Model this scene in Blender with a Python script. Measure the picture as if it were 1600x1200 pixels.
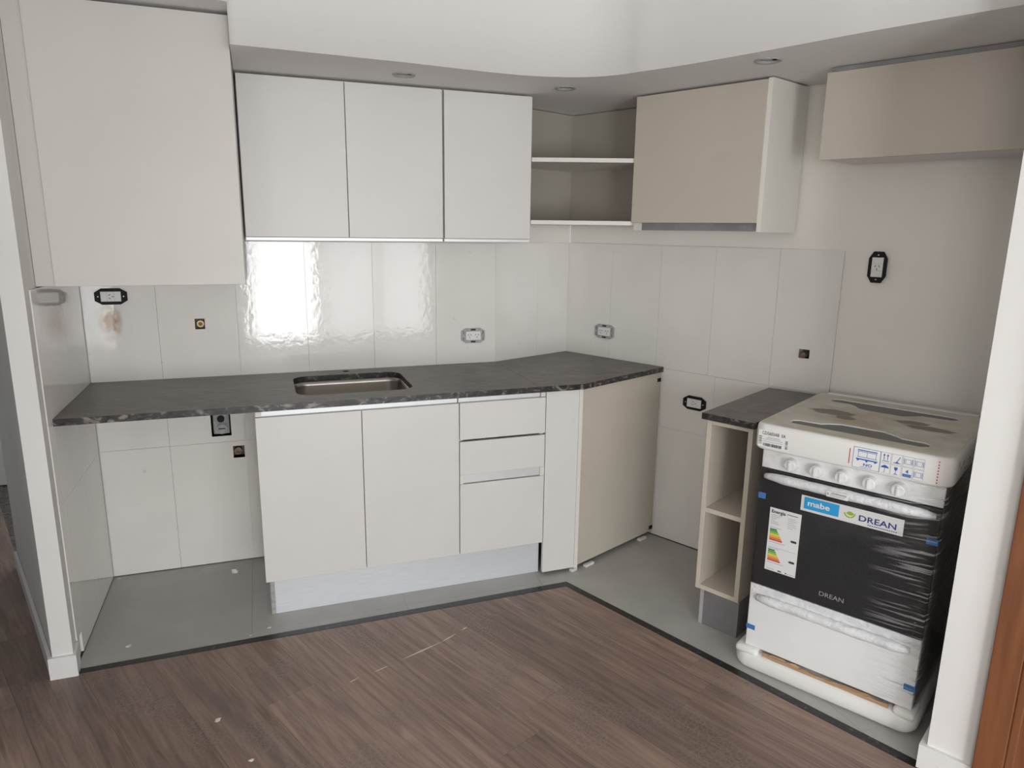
import bpy, bmesh, math, random
from mathutils import Vector, Matrix
random.seed(7)
for o in list(bpy.data.objects): bpy.data.objects.remove(o)
scn = bpy.context.scene
COL = scn.collection

# ------------------------------------------------------------------ camera
F_PX, TILT, ROLL, YAW = 1091.47, -0.2168, 0.0134, 0.3475
CAM = Vector((0.5857, -3.3234, 1.5555))
fw = Vector((math.sin(YAW)*math.cos(TILT), math.cos(YAW)*math.cos(TILT), math.sin(TILT)))
r0 = Vector((math.cos(YAW), -math.sin(YAW), 0)); u0 = r0.cross(fw)
RR = math.cos(ROLL)*r0 + math.sin(ROLL)*u0; UU = -math.sin(ROLL)*r0 + math.cos(ROLL)*u0
cd = bpy.data.cameras.new('camera'); cam = bpy.data.objects.new('camera', cd); COL.objects.link(cam)
cd.sensor_width = 36; cd.sensor_fit = 'HORIZONTAL'; cd.lens = F_PX/1600*36; cd.clip_start = 0.02
m3 = Matrix((RR, UU, -fw)).transposed()
cam.matrix_world = Matrix.Translation(CAM) @ m3.to_4x4()
scn.camera = cam

# ------------------------------------------------------------------ light
w = bpy.data.worlds.new('world'); scn.world = w; w.use_nodes = True
bg = w.node_tree.nodes['Background']; bg.inputs[0].default_value = (0.86, 0.93, 1.0, 1); bg.inputs[1].default_value = 0.8
scn.view_settings.view_transform = 'Standard'
try: scn.view_settings.look = 'None'
except Exception: pass
scn.view_settings.gamma = 1; scn.view_settings.use_curve_mapping = False
scn.view_settings.exposure = 0.15
WINY = -6.35
def window_light(name, x0, x1, z0, z1, power, col):
    l = bpy.data.lights.new(name, 'AREA'); l.shape = 'RECTANGLE'; l.size = x1-x0; l.size_y = z1-z0
    l.energy = power; l.color = col
    o = bpy.data.objects.new(name, l); COL.objects.link(o)
    o.location = ((x0+x1)/2, WINY-0.16, (z0+z1)/2); o.rotation_euler = (math.radians(90), 0, 0)
    return o
window_light('daylight_door', 0.42, 1.32, 0.06, 1.80, 80, (0.97, 0.99, 1.0))
window_light('daylight_side', 1.42, 2.90, 0.06, 2.10, 54, (0.98, 0.99, 1.0))
lw = window_light('added_fill_left', -.70, .70, .92, 2.08, 58, (1.0, 0.98, 0.94))  # fill lamp added to brighten the cooker wall from the left
lw.location = (-1.30, -5.50, 1.50); lw.rotation_euler = (math.radians(90), 0, math.radians(-91.35))

# ------------------------------------------------------------------ frames
PHI = -1.1099; XC, YC = 2.1806, 0.2023
UC = Vector((math.cos(PHI), math.sin(PHI), 0)); NC = Vector((math.sin(PHI), -math.cos(PHI), 0))
XK = 1.6951
BANG = math.atan2(YC, XC-XK); BLEN = math.hypot(XC-XK, YC)
def Cw(s, o, z=0.0): return Vector((XC, YC, z)) + UC*s + NC*o
def toC(x, y):
    d = Vector((x-XC, y-YC, 0)); return d.dot(UC), d.dot(NC)
FRAME = {'A': (Vector((0, 0, 0)), 0.0), 'C': (Vector((XC, YC, 0)), PHI), 'B': (Vector((XK, 0, 0)), BANG)}
# in frame C a point is (s, -o, z)

# ------------------------------------------------------------------ materials
def nt(name):
    m = bpy.data.materials.new(name); m.use_nodes = True
    n = m.node_tree.nodes; l = m.node_tree.links
    return m, n, l, n['Principled BSDF']
def lin(c):
    return tuple(((v/255)/12.92 if v/255 <= .04045 else (((v/255)+.055)/1.055)**2.4) for v in c)
def mat(name, col, rough=.5, metal=0, spec=.5, var=None, bump=None, coat=0, stretch=None):
    m, n, l, b = nt(name)
    b.inputs['Base Color'].default_value = (*col, 1); b.inputs['Roughness'].default_value = rough
    b.inputs['Metallic'].default_value = metal; b.inputs['Specular IOR Level'].default_value = spec
    b.inputs['Coat Weight'].default_value = coat
    tc = n.new('ShaderNodeTexCoord'); src = tc.outputs['Object']
    if stretch:
        mp = n.new('ShaderNodeMapping'); mp.inputs['Scale'].default_value = stretch
        l.new(src, mp.inputs['Vector']); src = mp.outputs['Vector']
    if var:
        sc, col2, lo, hi = var
        t = n.new('ShaderNodeTexNoise'); t.inputs['Scale'].default_value = sc; t.inputs['Detail'].default_value = 5
        r = n.new('ShaderNodeValToRGB'); r.color_ramp.elements[0].position = lo; r.color_ramp.elements[1].position = hi
        r.color_ramp.elements[0].color = (*col, 1); r.color_ramp.elements[1].color = (*col2, 1)
        l.new(src, t.inputs['Vector']); l.new(t.outputs['Fac'], r.inputs['Fac']); l.new(r.outputs['Color'], b.inputs['Base Color'])
    if bump:
        sc, st = bump
        t = n.new('ShaderNodeTexNoise'); t.inputs['Scale'].default_value = sc; t.inputs['Detail'].default_value = 2
        bp = n.new('ShaderNodeBump'); bp.inputs['Strength'].default_value = st; bp.inputs['Distance'].default_value = .01
        l.new(src, t.inputs['Vector']); l.new(t.outputs['Fac'], bp.inputs['Height']); l.new(bp.outputs['Normal'], b.inputs['Normal'])
    return m

CREAM = (.72, .71, .685)
M = {}
M['paint'] = mat('wall_paint', (.80, .79, .77), .7, var=(3, (.76, .75, .73), .35, .7))
M['ceil'] = mat('ceiling_paint', (.80, .795, .785), .8)
M['grout'] = mat('grout', (.55, .54, .51), .9)
M['laminate'] = mat('cream_laminate', CREAM, .38, var=(2.2, (.685, .675, .65), .45, .75), bump=(260, .04))
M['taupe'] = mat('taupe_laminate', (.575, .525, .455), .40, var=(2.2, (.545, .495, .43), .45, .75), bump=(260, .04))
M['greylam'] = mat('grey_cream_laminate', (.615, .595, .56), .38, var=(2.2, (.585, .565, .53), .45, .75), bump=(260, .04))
M['taupe2'] = mat('beige_laminate', (.60, .545, .465), .42, var=(2.2, (.57, .515, .44), .45, .75))
M['wallcream'] = mat('warm_wall_paint', (.87, .835, .785), .7, var=(3, (.845, .81, .76), .35, .7))
M['laminate_scuff'] = None
M['edge'] = mat('cream_edge_band', (.74, .71, .66), .45)
M['alu'] = mat('brushed_aluminium', (.84, .87, .91), .42, .55, stretch=(2, 60, 60), var=(6, (.74, .77, .81), .3, .7))
M['alu_matt'] = mat('satin_aluminium_profile', (.70, .71, .72), .45, .6)
M['steel'] = mat('stainless_steel', (.50, .47, .43), .28, 1)
M['plinth'] = mat('dusty_grey_plinth', (.36, .36, .37), .45, .5, var=(9, (.28, .28, .29), .4, .65))
M['black'] = mat('black_plastic', (.010, .010, .012), .6, spec=.25)
M['greyplastic'] = mat('grey_plastic', (.42, .42, .42), .45, var=(60, (.33, .33, .33), .45, .6))
M['whiteplastic'] = mat('white_plastic', (.78, .78, .76), .35)
M['dark'] = mat('dark_slot', (.01, .01, .01), .8)
M['brass'] = mat('brass', (.42, .31, .16), .5, 1)
M['rust'] = mat('rusty_fitting', (.20, .11, .075), .6, .5, var=(40, (.34, .25, .19), .4, .65))
M['mortar'] = mat('rough_mortar', (.13, .115, .10), .95, var=(50, (.22, .20, .18), .4, .6), bump=(80, .6))
M['pvc'] = mat('grey_pvc', (.30, .31, .32), .5, var=(30, (.40, .41, .42), .45, .65))
M['foam'] = mat('white_foam', (.80, .80, .775), .75, bump=(240, .12))
M['foamtop'] = None
M['slotgrey'] = mat('grey_slot_floor', (.20, .195, .185), .6)
M['wrapfoam'] = mat('foam_sheet', (.80, .81, .82), .5, var=(30, (.68, .69, .71), .4, .65), bump=(60, .5))
M['enamel'] = mat('white_enamel', (.88, .88, .88), .45, var=(3, (.85, .855, .86), .4, .6))
M['panel'] = mat('silver_panel', (.82, .82, .82), .35, 0, var=(25, (.70, .71, .72), .48, .66))
M['knob'] = mat('white_knob', (.80, .80, .80), .3)
M['glassblack'] = mat('black_oven_glass', (.016, .017, .019), .16, 0, .5, var=(4, (.035, .036, .038), .5, .75))
M['stoveside'] = mat('grey_side_panel', (.40, .37, .34), .5)
M['label'] = mat('white_label', (.80, .80, .80), .45)
M['banner'] = mat('white_banner', (.74, .74, .74), .4)
M['ink'] = mat('black_ink', (.03, .03, .035), .5)
M['inkgrey'] = mat('grey_ink', (.30, .30, .31), .5)
M['inkblue'] = mat('blue_ink', (.03, .12, .42), .5)
M['inknavy'] = mat('navy_ink', (.012, .02, .22), .5)
M['cyan'] = mat('cyan_ink', (.02, .36, .74), .4)
M['inkred'] = mat('red_ink', (.62, .05, .07), .5)
M['leafgreen'] = mat('green_ink', (.30, .46, .03), .5)
M['tape'] = mat('blue_tape', (.06, .20, .50), .4)
M['card'] = mat('cardboard', (.52, .35, .21), .8, stretch=(3, 60, 60), var=(4, (.36, .22, .12), .4, .6))
M['bar0'] = mat('energy_green_dark', (.02, .22, .05), .5); M['bar1'] = mat('energy_green', (.06, .36, .05), .5)
M['bar2'] = mat('energy_lime', (.28, .52, .03), .5); M['bar3'] = mat('energy_yellow', (.78, .66, .02), .5)
M['bar4'] = mat('energy_amber', (.80, .40, .02), .5); M['bar5'] = mat('energy_orange', (.74, .18, .02), .5); M['bar6'] = mat('energy_red', (.62, .04, .02), .5)
M['wood'] = mat('door_frame_wood', (.165, .058, .024), .4, stretch=(9, 9, .7), var=(4, (.23, .088, .036), .35, .65))
M['frame'] = mat('window_frame_white', (.75, .75, .74), .4)
M['crumb'] = mat('plaster_crumb', (.72, .70, .66), .9)
M['skirt'] = mat('white_skirting', (.80, .80, .79), .45)
M['teal'] = mat('teal_object', (.20, .42, .44), .5)

def glass_mat():
    m, n, l, b = nt('window_glass'); out = n['Material Output']
    tr = n.new('ShaderNodeBsdfTransparent'); gl = n.new('ShaderNodeBsdfGlossy'); gl.inputs['Roughness'].default_value = .02
    mx = n.new('ShaderNodeMixShader'); mx.inputs[0].default_value = .05
    l.new(tr.outputs[0], mx.inputs[1]); l.new(gl.outputs[0], mx.inputs[2]); l.new(mx.outputs[0], out.inputs['Surface']); return m
M['glass'] = glass_mat()

def tile_mat(stain):
    m, n, l, b = nt('glossy_white_tile')
    b.inputs['Roughness'].default_value = .07; b.inputs['Specular IOR Level'].default_value = .5
    tc = n.new('ShaderNodeTexCoord')
    g = n.new('ShaderNodeTexNoise'); g.inputs['Scale'].default_value = 5; g.inputs['Detail'].default_value = 3
    l.new(tc.outputs['Object'], g.inputs['Vector'])
    cr = n.new('ShaderNodeValToRGB'); cr.color_ramp.elements[0].position = .4; cr.color_ramp.elements[1].position = .7
    cr.color_ramp.elements[0].color = (.82, .80, .765, 1); cr.color_ramp.elements[1].color = (.79, .77, .735, 1)
    l.new(g.outputs['Fac'], cr.inputs['Fac'])
    # grime smudges with their own shape
    s = n.new('ShaderNodeTexNoise'); s.inputs['Scale'].default_value = 26; s.inputs['Detail'].default_value = 6
    l.new(tc.outputs['Object'], s.inputs['Vector'])
    sr = n.new('ShaderNodeValToRGB'); sr.color_ramp.elements[0].position = .70; sr.color_ramp.elements[1].position = .84
    l.new(s.outputs['Fac'], sr.inputs['Fac'])
    mx = n.new('ShaderNodeMix'); mx.data_type = 'RGBA'; mx.inputs['B'].default_value = (.46, .44, .41, 1)
    l.new(sr.outputs['Color'], mx.inputs['Factor']); l.new(cr.outputs['Color'], mx.inputs['A'])
    if not stain: l.new(mx.outputs['Result'], b.inputs['Base Color'])
    # rusty stain below the socket next to the left wall
    mp = n.new('ShaderNodeMapping'); mp.inputs['Location'].default_value = (.012/.060, 0, -1.160/.105); mp.inputs['Scale'].default_value = (1/.060, 4, 1/.105)
    l.new(tc.outputs['Object'], mp.inputs['Vector'])
    gr = n.new('ShaderNodeTexGradient'); gr.gradient_type = 'SPHERICAL'; l.new(mp.outputs['Vector'], gr.inputs['Vector'])
    n2 = n.new('ShaderNodeTexNoise'); n2.inputs['Scale'].default_value = 34; n2.inputs['Detail'].default_value = 5
    l.new(tc.outputs['Object'], n2.inputs['Vector'])
    mu = n.new('ShaderNodeMath'); mu.operation = 'MULTIPLY'; l.new(gr.outputs['Fac'], mu.inputs[0]); l.new(n2.outputs['Fac'], mu.inputs[1])
    r2 = n.new('ShaderNodeValToRGB'); r2.color_ramp.elements[0].position = .06; r2.color_ramp.elements[1].position = .40
    l.new(mu.outputs[0], r2.inputs['Fac'])
    mx2 = n.new('ShaderNodeMix'); mx2.data_type = 'RGBA'; mx2.inputs['B'].default_value = (.36, .21, .11, 1)
    l.new(r2.outputs['Color'], mx2.inputs['Factor']); l.new(mx.outputs['Result'], mx2.inputs['A']); 
    if stain: l.new(mx2.outputs['Result'], b.inputs['Base Color'])
    bn = n.new('ShaderNodeTexNoise'); bn.inputs['Scale'].default_value = 38; bn.inputs['Detail'].default_value = 2
    l.new(tc.outputs['Object'], bn.inputs['Vector'])
    bp = n.new('ShaderNodeBump'); bp.inputs['Strength'].default_value = .035; bp.inputs['Distance'].default_value = .01
    l.new(bn.outputs['Fac'], bp.inputs['Height']); l.new(bp.outputs['Normal'], b.inputs['Normal'])
    return m
M['tile'] = tile_mat(False); M['tile_stained'] = tile_mat(True)

def granite_mat():
    m, n, l, b = nt('dark_granite'); b.inputs['Roughness'].default_value = .32
    tc = n.new('ShaderNodeTexCoord')
    mp = n.new('ShaderNodeMapping'); mp.inputs['Rotation'].default_value = (0, 0, .35); mp.inputs['Scale'].default_value = (1, 1.7, 1.6)
    l.new(tc.outputs['Object'], mp.inputs['Vector'])
    a = n.new('ShaderNodeTexNoise'); a.inputs['Scale'].default_value = 24; a.inputs['Detail'].default_value = 9; a.inputs['Distortion'].default_value = 1.2
    l.new(mp.outputs['Vector'], a.inputs['Vector'])
    r = n.new('ShaderNodeValToRGB'); e = r.color_ramp.elements
    e[0].position = .34; e[0].color = (.008, .008, .010, 1); e[1].position = .56; e[1].color = (.05, .046, .046, 1)
    x = e.new(.68); x.color = (.24, .22, .205, 1)
    l.new(a.outputs['Fac'], r.inputs['Fac'])
    # fine dust lying on the upward faces
    d = n.new('ShaderNodeTexNoise'); d.inputs['Scale'].default_value = 9; d.inputs['Detail'].default_value = 7; d.inputs['Distortion'].default_value = .8
    l.new(mp.outputs['Vector'], d.inputs['Vector'])
    dr = n.new('ShaderNodeValToRGB'); dr.color_ramp.elements[0].position = .3; dr.color_ramp.elements[1].position = .72
    dr.color_ramp.elements[0].color = (.046, .036, .030, 1); dr.color_ramp.elements[1].color = (.150, .119, .100, 1)
    l.new(d.outputs['Fac'], dr.inputs['Fac'])
    ge = n.new('ShaderNodeNewGeometry'); sx = n.new('ShaderNodeSeparateXYZ'); l.new(ge.outputs['True Normal'], sx.inputs[0])
    mr = n.new('ShaderNodeMapRange'); mr.inputs['From Min'].default_value = .5; mr.inputs['From Max'].default_value = .9; mr.inputs['To Max'].default_value = .78
    l.new(sx.outputs['Z'], mr.inputs['Value'])
    mx = n.new('ShaderNodeMix'); mx.data_type = 'RGBA'; l.new(mr.outputs['Result'], mx.inputs['Factor'])
    l.new(r.outputs['Color'], mx.inputs['A']); l.new(dr.outputs['Color'], mx.inputs['B']); l.new(mx.outputs['Result'], b.inputs['Base Color'])
    return m
M['granite'] = granite_mat()

def floor_tile_mat():
    m, n, l, b = nt('grey_porcelain'); b.inputs['Roughness'].default_value = .5
    tc = n.new('ShaderNodeTexCoord')
    a = n.new('ShaderNodeTexNoise'); a.inputs['Scale'].default_value = 5; a.inputs['Detail'].default_value = 8
    l.new(tc.outputs['Object'], a.inputs['Vector'])
    r = n.new('ShaderNodeValToRGB'); e = r.color_ramp.elements
    e[0].position = .3; e[0].color = (.43, .42, .40, 1); e[1].position = .68; e[1].color = (.49, .478, .455, 1)
    x = e.new(.80); x.color = (.60, .59, .565, 1)
    l.new(a.outputs['Fac'], r.inputs['Fac']); l.new(r.outputs['Color'], b.inputs['Base Color'])
    return m
M['floortile'] = floor_tile_mat()

PANG = math.radians(-66.0)
def plank_mat():
    m, n, l, b = nt('dark_wood_laminate'); b.inputs['Roughness'].default_value = .42
    tc = n.new('ShaderNodeTexCoord'); oi = n.new('ShaderNodeObjectInfo')
    # per-plank shift of the grain
    cv = n.new('ShaderNodeVectorMath'); cv.operation = 'SCALE'; cv.inputs[0].default_value = (37, 11, 5); l.new(oi.outputs['Random'], cv.inputs['Scale'])
    ad = n.new('ShaderNodeVectorMath'); l.new(tc.outputs['Object'], ad.inputs[0]); l.new(cv.outputs[0], ad.inputs[1])
    mp = n.new('ShaderNodeMapping'); mp.inputs['Scale'].default_value = (1.2, 20, 1); l.new(ad.outputs[0], mp.inputs['Vector'])
    g = n.new('ShaderNodeTexNoise'); g.inputs['Scale'].default_value = 2.6; g.inputs['Detail'].default_value = 9; g.inputs['Roughness'].default_value = .62; g.inputs['Distortion'].default_value = .7
    l.new(mp.outputs['Vector'], g.inputs['Vector'])
    r = n.new('ShaderNodeValToRGB'); e = r.color_ramp.elements
    e[0].position = .28; e[0].color = (.160, .106, .085, 1); e[1].position = .66; e[1].color = (.355, .250, .200, 1)
    x = e.new(.48); x.color = (.262, .180, .144, 1)
    l.new(g.outputs['Fac'], r.inputs['Fac'])
    mp2 = n.new('ShaderNodeMapping'); mp2.inputs['Scale'].default_value = (1.2, 4.5, 1); l.new(ad.outputs[0], mp2.inputs['Vector'])
    k = n.new('ShaderNodeTexNoise'); k.inputs['Scale'].default_value = 2.0; k.inputs['Detail'].default_value = 3; l.new(mp2.outputs['Vector'], k.inputs['Vector'])
    kr = n.new('ShaderNodeValToRGB'); kr.color_ramp.elements[0].position = .56; kr.color_ramp.elements[1].position = .74
    kr.color_ramp.elements[1].color = (.75, .75, .75, 1)
    l.new(k.outputs['Fac'], kr.inputs['Fac'])
    mk = n.new('ShaderNodeMix'); mk.data_type = 'RGBA'; mk.inputs['B'].default_value = (.165, .130, .128, 1)
    l.new(kr.outputs['Color'], mk.inputs['Factor']); l.new(r.outputs['Color'], mk.inputs['A'])
    hv = n.new('ShaderNodeHueSaturation'); l.new(mk.outputs['Result'], hv.inputs['Color'])
    mr = n.new('ShaderNodeMapRange'); mr.inputs['To Min'].default_value = .80; mr.inputs['To Max'].default_value = 1.24
    l.new(oi.outputs['Random'], mr.inputs['Value']); l.new(mr.outputs['Result'], hv.inputs['Value'])
    # dust film scuffed by boot soles (same world frame for every plank: parents sit at the origin)
    geo = n.new('ShaderNodeNewGeometry')
    blot = n.new('ShaderNodeTexNoise'); blot.inputs['Scale'].default_value = 4.2; blot.inputs['Detail'].default_value = 2; l.new(geo.outputs['Position'], blot.inputs['Vector'])
    br = n.new('ShaderNodeValToRGB'); br.color_ramp.elements[0].position = .50; br.color_ramp.elements[1].position = .60; l.new(blot.outputs['Fac'], br.inputs['Fac'])
    vo = n.new('ShaderNodeTexVoronoi'); vo.feature = 'DISTANCE_TO_EDGE'; vo.inputs['Scale'].default_value = 70; l.new(geo.outputs['Position'], vo.inputs['Vector'])
    vr = n.new('ShaderNodeValToRGB'); vr.color_ramp.elements[0].position = .03; vr.color_ramp.elements[0].color = (1, 1, 1, 1); vr.color_ramp.elements[1].position = .13; vr.color_ramp.elements[1].color = (0, 0, 0, 1)
    l.new(vo.outputs['Distance'], vr.inputs['Fac'])
    mm = n.new('ShaderNodeMath'); mm.operation = 'MULTIPLY'; l.new(br.outputs['Color'], mm.inputs[0]); l.new(vr.outputs['Color'], mm.inputs[1])
    m5 = n.new('ShaderNodeMath'); m5.operation = 'MULTIPLY'; m5.inputs[1].default_value = .24; l.new(mm.outputs[0], m5.inputs[0])
    bd = n.new('ShaderNodeMath'); bd.operation = 'MULTIPLY'; bd.inputs[1].default_value = .28; l.new(br.outputs['Color'], bd.inputs[0])
    dk = n.new('ShaderNodeMix'); dk.data_type = 'RGBA'; dk.inputs['B'].default_value = (.155, .106, .087, 1)
    l.new(bd.outputs[0], dk.inputs['Factor']); l.new(hv.outputs['Color'], dk.inputs['A'])
    md = n.new('ShaderNodeMix'); md.data_type = 'RGBA'; md.inputs['B'].default_value = (.42, .35, .31, 1)
    l.new(m5.outputs[0], md.inputs['Factor']); l.new(dk.outputs['Result'], md.inputs['A']); l.new(md.outputs['Result'], b.inputs['Base Color'])
    return m
M['plank'] = plank_mat()

def foamtop_mat():
    m, n, l, b = nt('soiled_foam_cap'); b.inputs['Roughness'].default_value = .7
    tc = n.new('ShaderNodeTexCoord'); src = tc.outputs['Object']
    base = (.80, .795, .765, 1)
    ge = n.new('ShaderNodeNewGeometry'); sx = n.new('ShaderNodeSeparateXYZ'); l.new(ge.outputs['True Normal'], sx.inputs[0])
    a = n.new('ShaderNodeTexNoise'); a.inputs['Scale'].default_value = 7; a.inputs['Detail'].default_value = 5; l.new(src, a.inputs['Vector'])
    r = n.new('ShaderNodeValToRGB'); r.color_ramp.elements[0].position = .36; r.color_ramp.elements[1].position = .70
    r.color_ramp.elements[0].color = (.72, .685, .62, 1); r.color_ramp.elements[1].color = (.54, .475, .385, 1); l.new(a.outputs['Fac'], r.inputs['Fac'])
    cur = r.outputs['Color']
    for (cx, cy, rx, ry, rot) in ((.15, .33, .10, .06, .2), (.21, .28, .045, .04, 0), (.46, .325, .10, .045, .1), (.40, .37, .07, .04, .3)):
        mp = n.new('ShaderNodeMapping'); mp.vector_type = 'TEXTURE'; mp.inputs['Location'].default_value = (cx, cy, .9); mp.inputs['Scale'].default_value = (rx, ry, 1); mp.inputs['Rotation'].default_value = (0, 0, rot)
        l.new(src, mp.inputs['Vector'])
        nz = n.new('ShaderNodeTexNoise'); nz.inputs['Scale'].default_value = 2.2; nz.inputs['Detail'].default_value = 4; l.new(mp.outputs['Vector'], nz.inputs['Vector'])
        g = n.new('ShaderNodeTexGradient'); g.gradient_type = 'SPHERICAL'; l.new(mp.outputs['Vector'], g.inputs['Vector'])
        mu = n.new('ShaderNodeMath'); mu.operation = 'MULTIPLY_ADD'; l.new(nz.outputs['Fac'], mu.inputs[0]); mu.inputs[1].default_value = .9; l.new(g.outputs['Fac'], mu.inputs[2])
        rr = n.new('ShaderNodeValToRGB'); rr.color_ramp.elements[0].position = .62; rr.color_ramp.elements[1].position = .86; rr.color_ramp.elements[1].color = (.8, .8, .8, 1)
        l.new(mu.outputs[0], rr.inputs['Fac'])
        mx = n.new('ShaderNodeMix'); mx.data_type = 'RGBA'; mx.inputs['B'].default_value = (.17, .145, .12, 1)
        # only where the blob is
        g2 = n.new('ShaderNodeMath'); g2.operation = 'GREATER_THAN'; g2.inputs[1].default_value = .02; l.new(g.outputs['Fac'], g2.inputs[0])
        m2 = n.new('ShaderNodeMath'); m2.operation = 'MULTIPLY'; l.new(rr.outputs['Color'], m2.inputs[0]); l.new(g2.outputs[0], m2.inputs[1])
        l.new(m2.outputs[0], mx.inputs['Factor']); l.new(cur, mx.inputs['A']); cur = mx.outputs['Result']
    mr = n.new('ShaderNodeMapRange'); mr.inputs['From Min'].default_value = .8; mr.inputs['From Max'].default_value = .99
    l.new(sx.outputs['Z'], mr.inputs['Value'])
    fin = n.new('ShaderNodeMix'); fin.data_type = 'RGBA'; fin.inputs['A'].default_value = base
    l.new(mr.outputs['Result'], fin.inputs['Factor']); l.new(cur, fin.inputs['B']); l.new(fin.outputs['Result'], b.inputs['Base Color'])
    return m
M['foamtop'] = foamtop_mat()

def scuff_mat():
    # cream side panel with dark vertical glue marks
    m, n, l, b = nt('cream_laminate_scuffed'); b.inputs['Roughness'].default_value = .4
    tc = n.new('ShaderNodeTexCoord')
    mp = n.new('ShaderNodeMapping'); mp.inputs['Scale'].default_value = (1, 130, 9); l.new(tc.outputs['Object'], mp.inputs['Vector'])
    a = n.new('ShaderNodeTexNoise'); a.inputs['Scale'].default_value = 1; a.inputs['Detail'].default_value = 6; l.new(mp.outputs['Vector'], a.inputs['Vector'])
    r = n.new('ShaderNodeValToRGB'); r.color_ramp.elements[0].position = .60; r.color_ramp.elements[1].position = .68; l.new(a.outputs['Fac'], r.inputs['Fac'])
    m2 = n.new('ShaderNodeMapping'); m2.vector_type = 'TEXTURE'; m2.inputs['Location'].default_value = (1.21, -.125, 1.82); m2.inputs['Scale'].default_value = (1, .055, .17); m2.inputs['Rotation'].default_value = (-.12, 0, 0)
    l.new(tc.outputs['Object'], m2.inputs['Vector'])
    g = n.new('ShaderNodeTexGradient'); g.gradient_type = 'SPHERICAL'; l.new(m2.outputs['Vector'], g.inputs['Vector'])
    gm = n.new('ShaderNodeMath'); gm.operation = 'MULTIPLY'; l.new(r.outputs['Color'], gm.inputs[0])
    gr = n.new('ShaderNodeValToRGB'); gr.color_ramp.elements[0].position = .02; gr.color_ramp.elements[1].position = .35; l.new(g.outputs['Fac'], gr.inputs['Fac'])
    l.new(gr.outputs['Color'], gm.inputs[1])
    mx = n.new('ShaderNodeMix'); mx.data_type = 'RGBA'; mx.inputs['A'].default_value = (.82, .795, .73, 1); mx.inputs['B'].default_value = (.22, .19, .15, 1)
    l.new(gm.outputs[0], mx.inputs['Factor']); l.new(mx.outputs['Result'], b.inputs['Base Color'])
    return m
M['scuff'] = scuff_mat()

def film_mat():
    m, n, l, b = nt('stretch_film'); out = n['Material Output']
    tc = n.new('ShaderNodeTexCoord')
    mp = n.new('ShaderNodeMapping'); mp.inputs['Rotation'].default_value = (0, -.16, 0); mp.inputs['Scale'].default_value = (3, 3, 70); l.new(tc.outputs['Object'], mp.inputs['Vector'])
    a = n.new('ShaderNodeTexNoise'); a.inputs['Scale'].default_value = 1.6; a.inputs['Detail'].default_value = 1.2; a.inputs['Distortion'].default_value = .25; l.new(mp.outputs['Vector'], a.inputs['Vector'])
    # pleats gather towards the right-hand edge
    sx = n.new('ShaderNodeSeparateXYZ'); l.new(tc.outputs['Object'], sx.inputs[0])
    mr = n.new('ShaderNodeMapRange'); mr.inputs['From Min'].default_value = .40; mr.inputs['From Max'].default_value = .575; mr.inputs['To Min'].default_value = 0.0; mr.inputs['To Max'].default_value = 1
    l.new(sx.outputs['X'], mr.inputs['Value'])
    bp = n.new('ShaderNodeBump'); bp.inputs['Distance'].default_value = .012; l.new(mr.outputs['Result'], bp.inputs['Strength']); l.new(a.outputs['Fac'], bp.inputs['Height'])
    r = n.new('ShaderNodeValToRGB'); r.color_ramp.elements[0].position = .54; r.color_ramp.elements[1].position = .66; l.new(a.outputs['Fac'], r.inputs['Fac'])
    mu = n.new('ShaderNodeMath'); mu.operation = 'MULTIPLY'; l.new(r.outputs['Color'], mu.inputs[0]); l.new(mr.outputs['Result'], mu.inputs[1])
    ma = n.new('ShaderNodeMath'); ma.operation = 'MULTIPLY_ADD'; l.new(mu.outputs[0], ma.inputs[0]); ma.inputs[1].default_value = .42; ma.inputs[2].default_value = .015
    tr = n.new('ShaderNodeBsdfTransparent'); b.inputs['Base Color'].default_value = (.8, .8, .82, 1); b.inputs['Roughness'].default_value = .12
    l.new(bp.outputs['Normal'], b.inputs['Normal'])
    gl = n.new('ShaderNodeBsdfGlossy'); gl.inputs['Roughness'].default_value = .14; l.new(bp.outputs['Normal'], gl.inputs['Normal'])
    m1 = n.new('ShaderNodeMixShader'); l.new(ma.outputs[0], m1.inputs[0]); l.new(tr.outputs[0], m1.inputs[1]); l.new(b.outputs[0], m1.inputs[2])
    fr = n.new('ShaderNodeFresnel'); fr.inputs['IOR'].default_value = 1.22; l.new(bp.outputs['Normal'], fr.inputs['Normal'])
    m2 = n.new('ShaderNodeMixShader'); fm = n.new('ShaderNodeMath'); fm.operation = 'MULTIPLY'; l.new(fr.outputs[0], fm.inputs[0])
    fa = n.new('ShaderNodeMath'); fa.operation = 'MULTIPLY_ADD'; l.new(mr.outputs['Result'], fa.inputs[0]); fa.inputs[1].default_value = 1.3; fa.inputs[2].default_value = .25; l.new(fa.outputs[0], fm.inputs[1])
    l.new(fm.outputs[0], m2.inputs[0]); l.new(m1.outputs[0], m2.inputs[1]); l.new(gl.outputs[0], m2.inputs[2])
    l.new(m2.outputs[0], out.inputs['Surface']); return m
M['film'] = film_mat()

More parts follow.
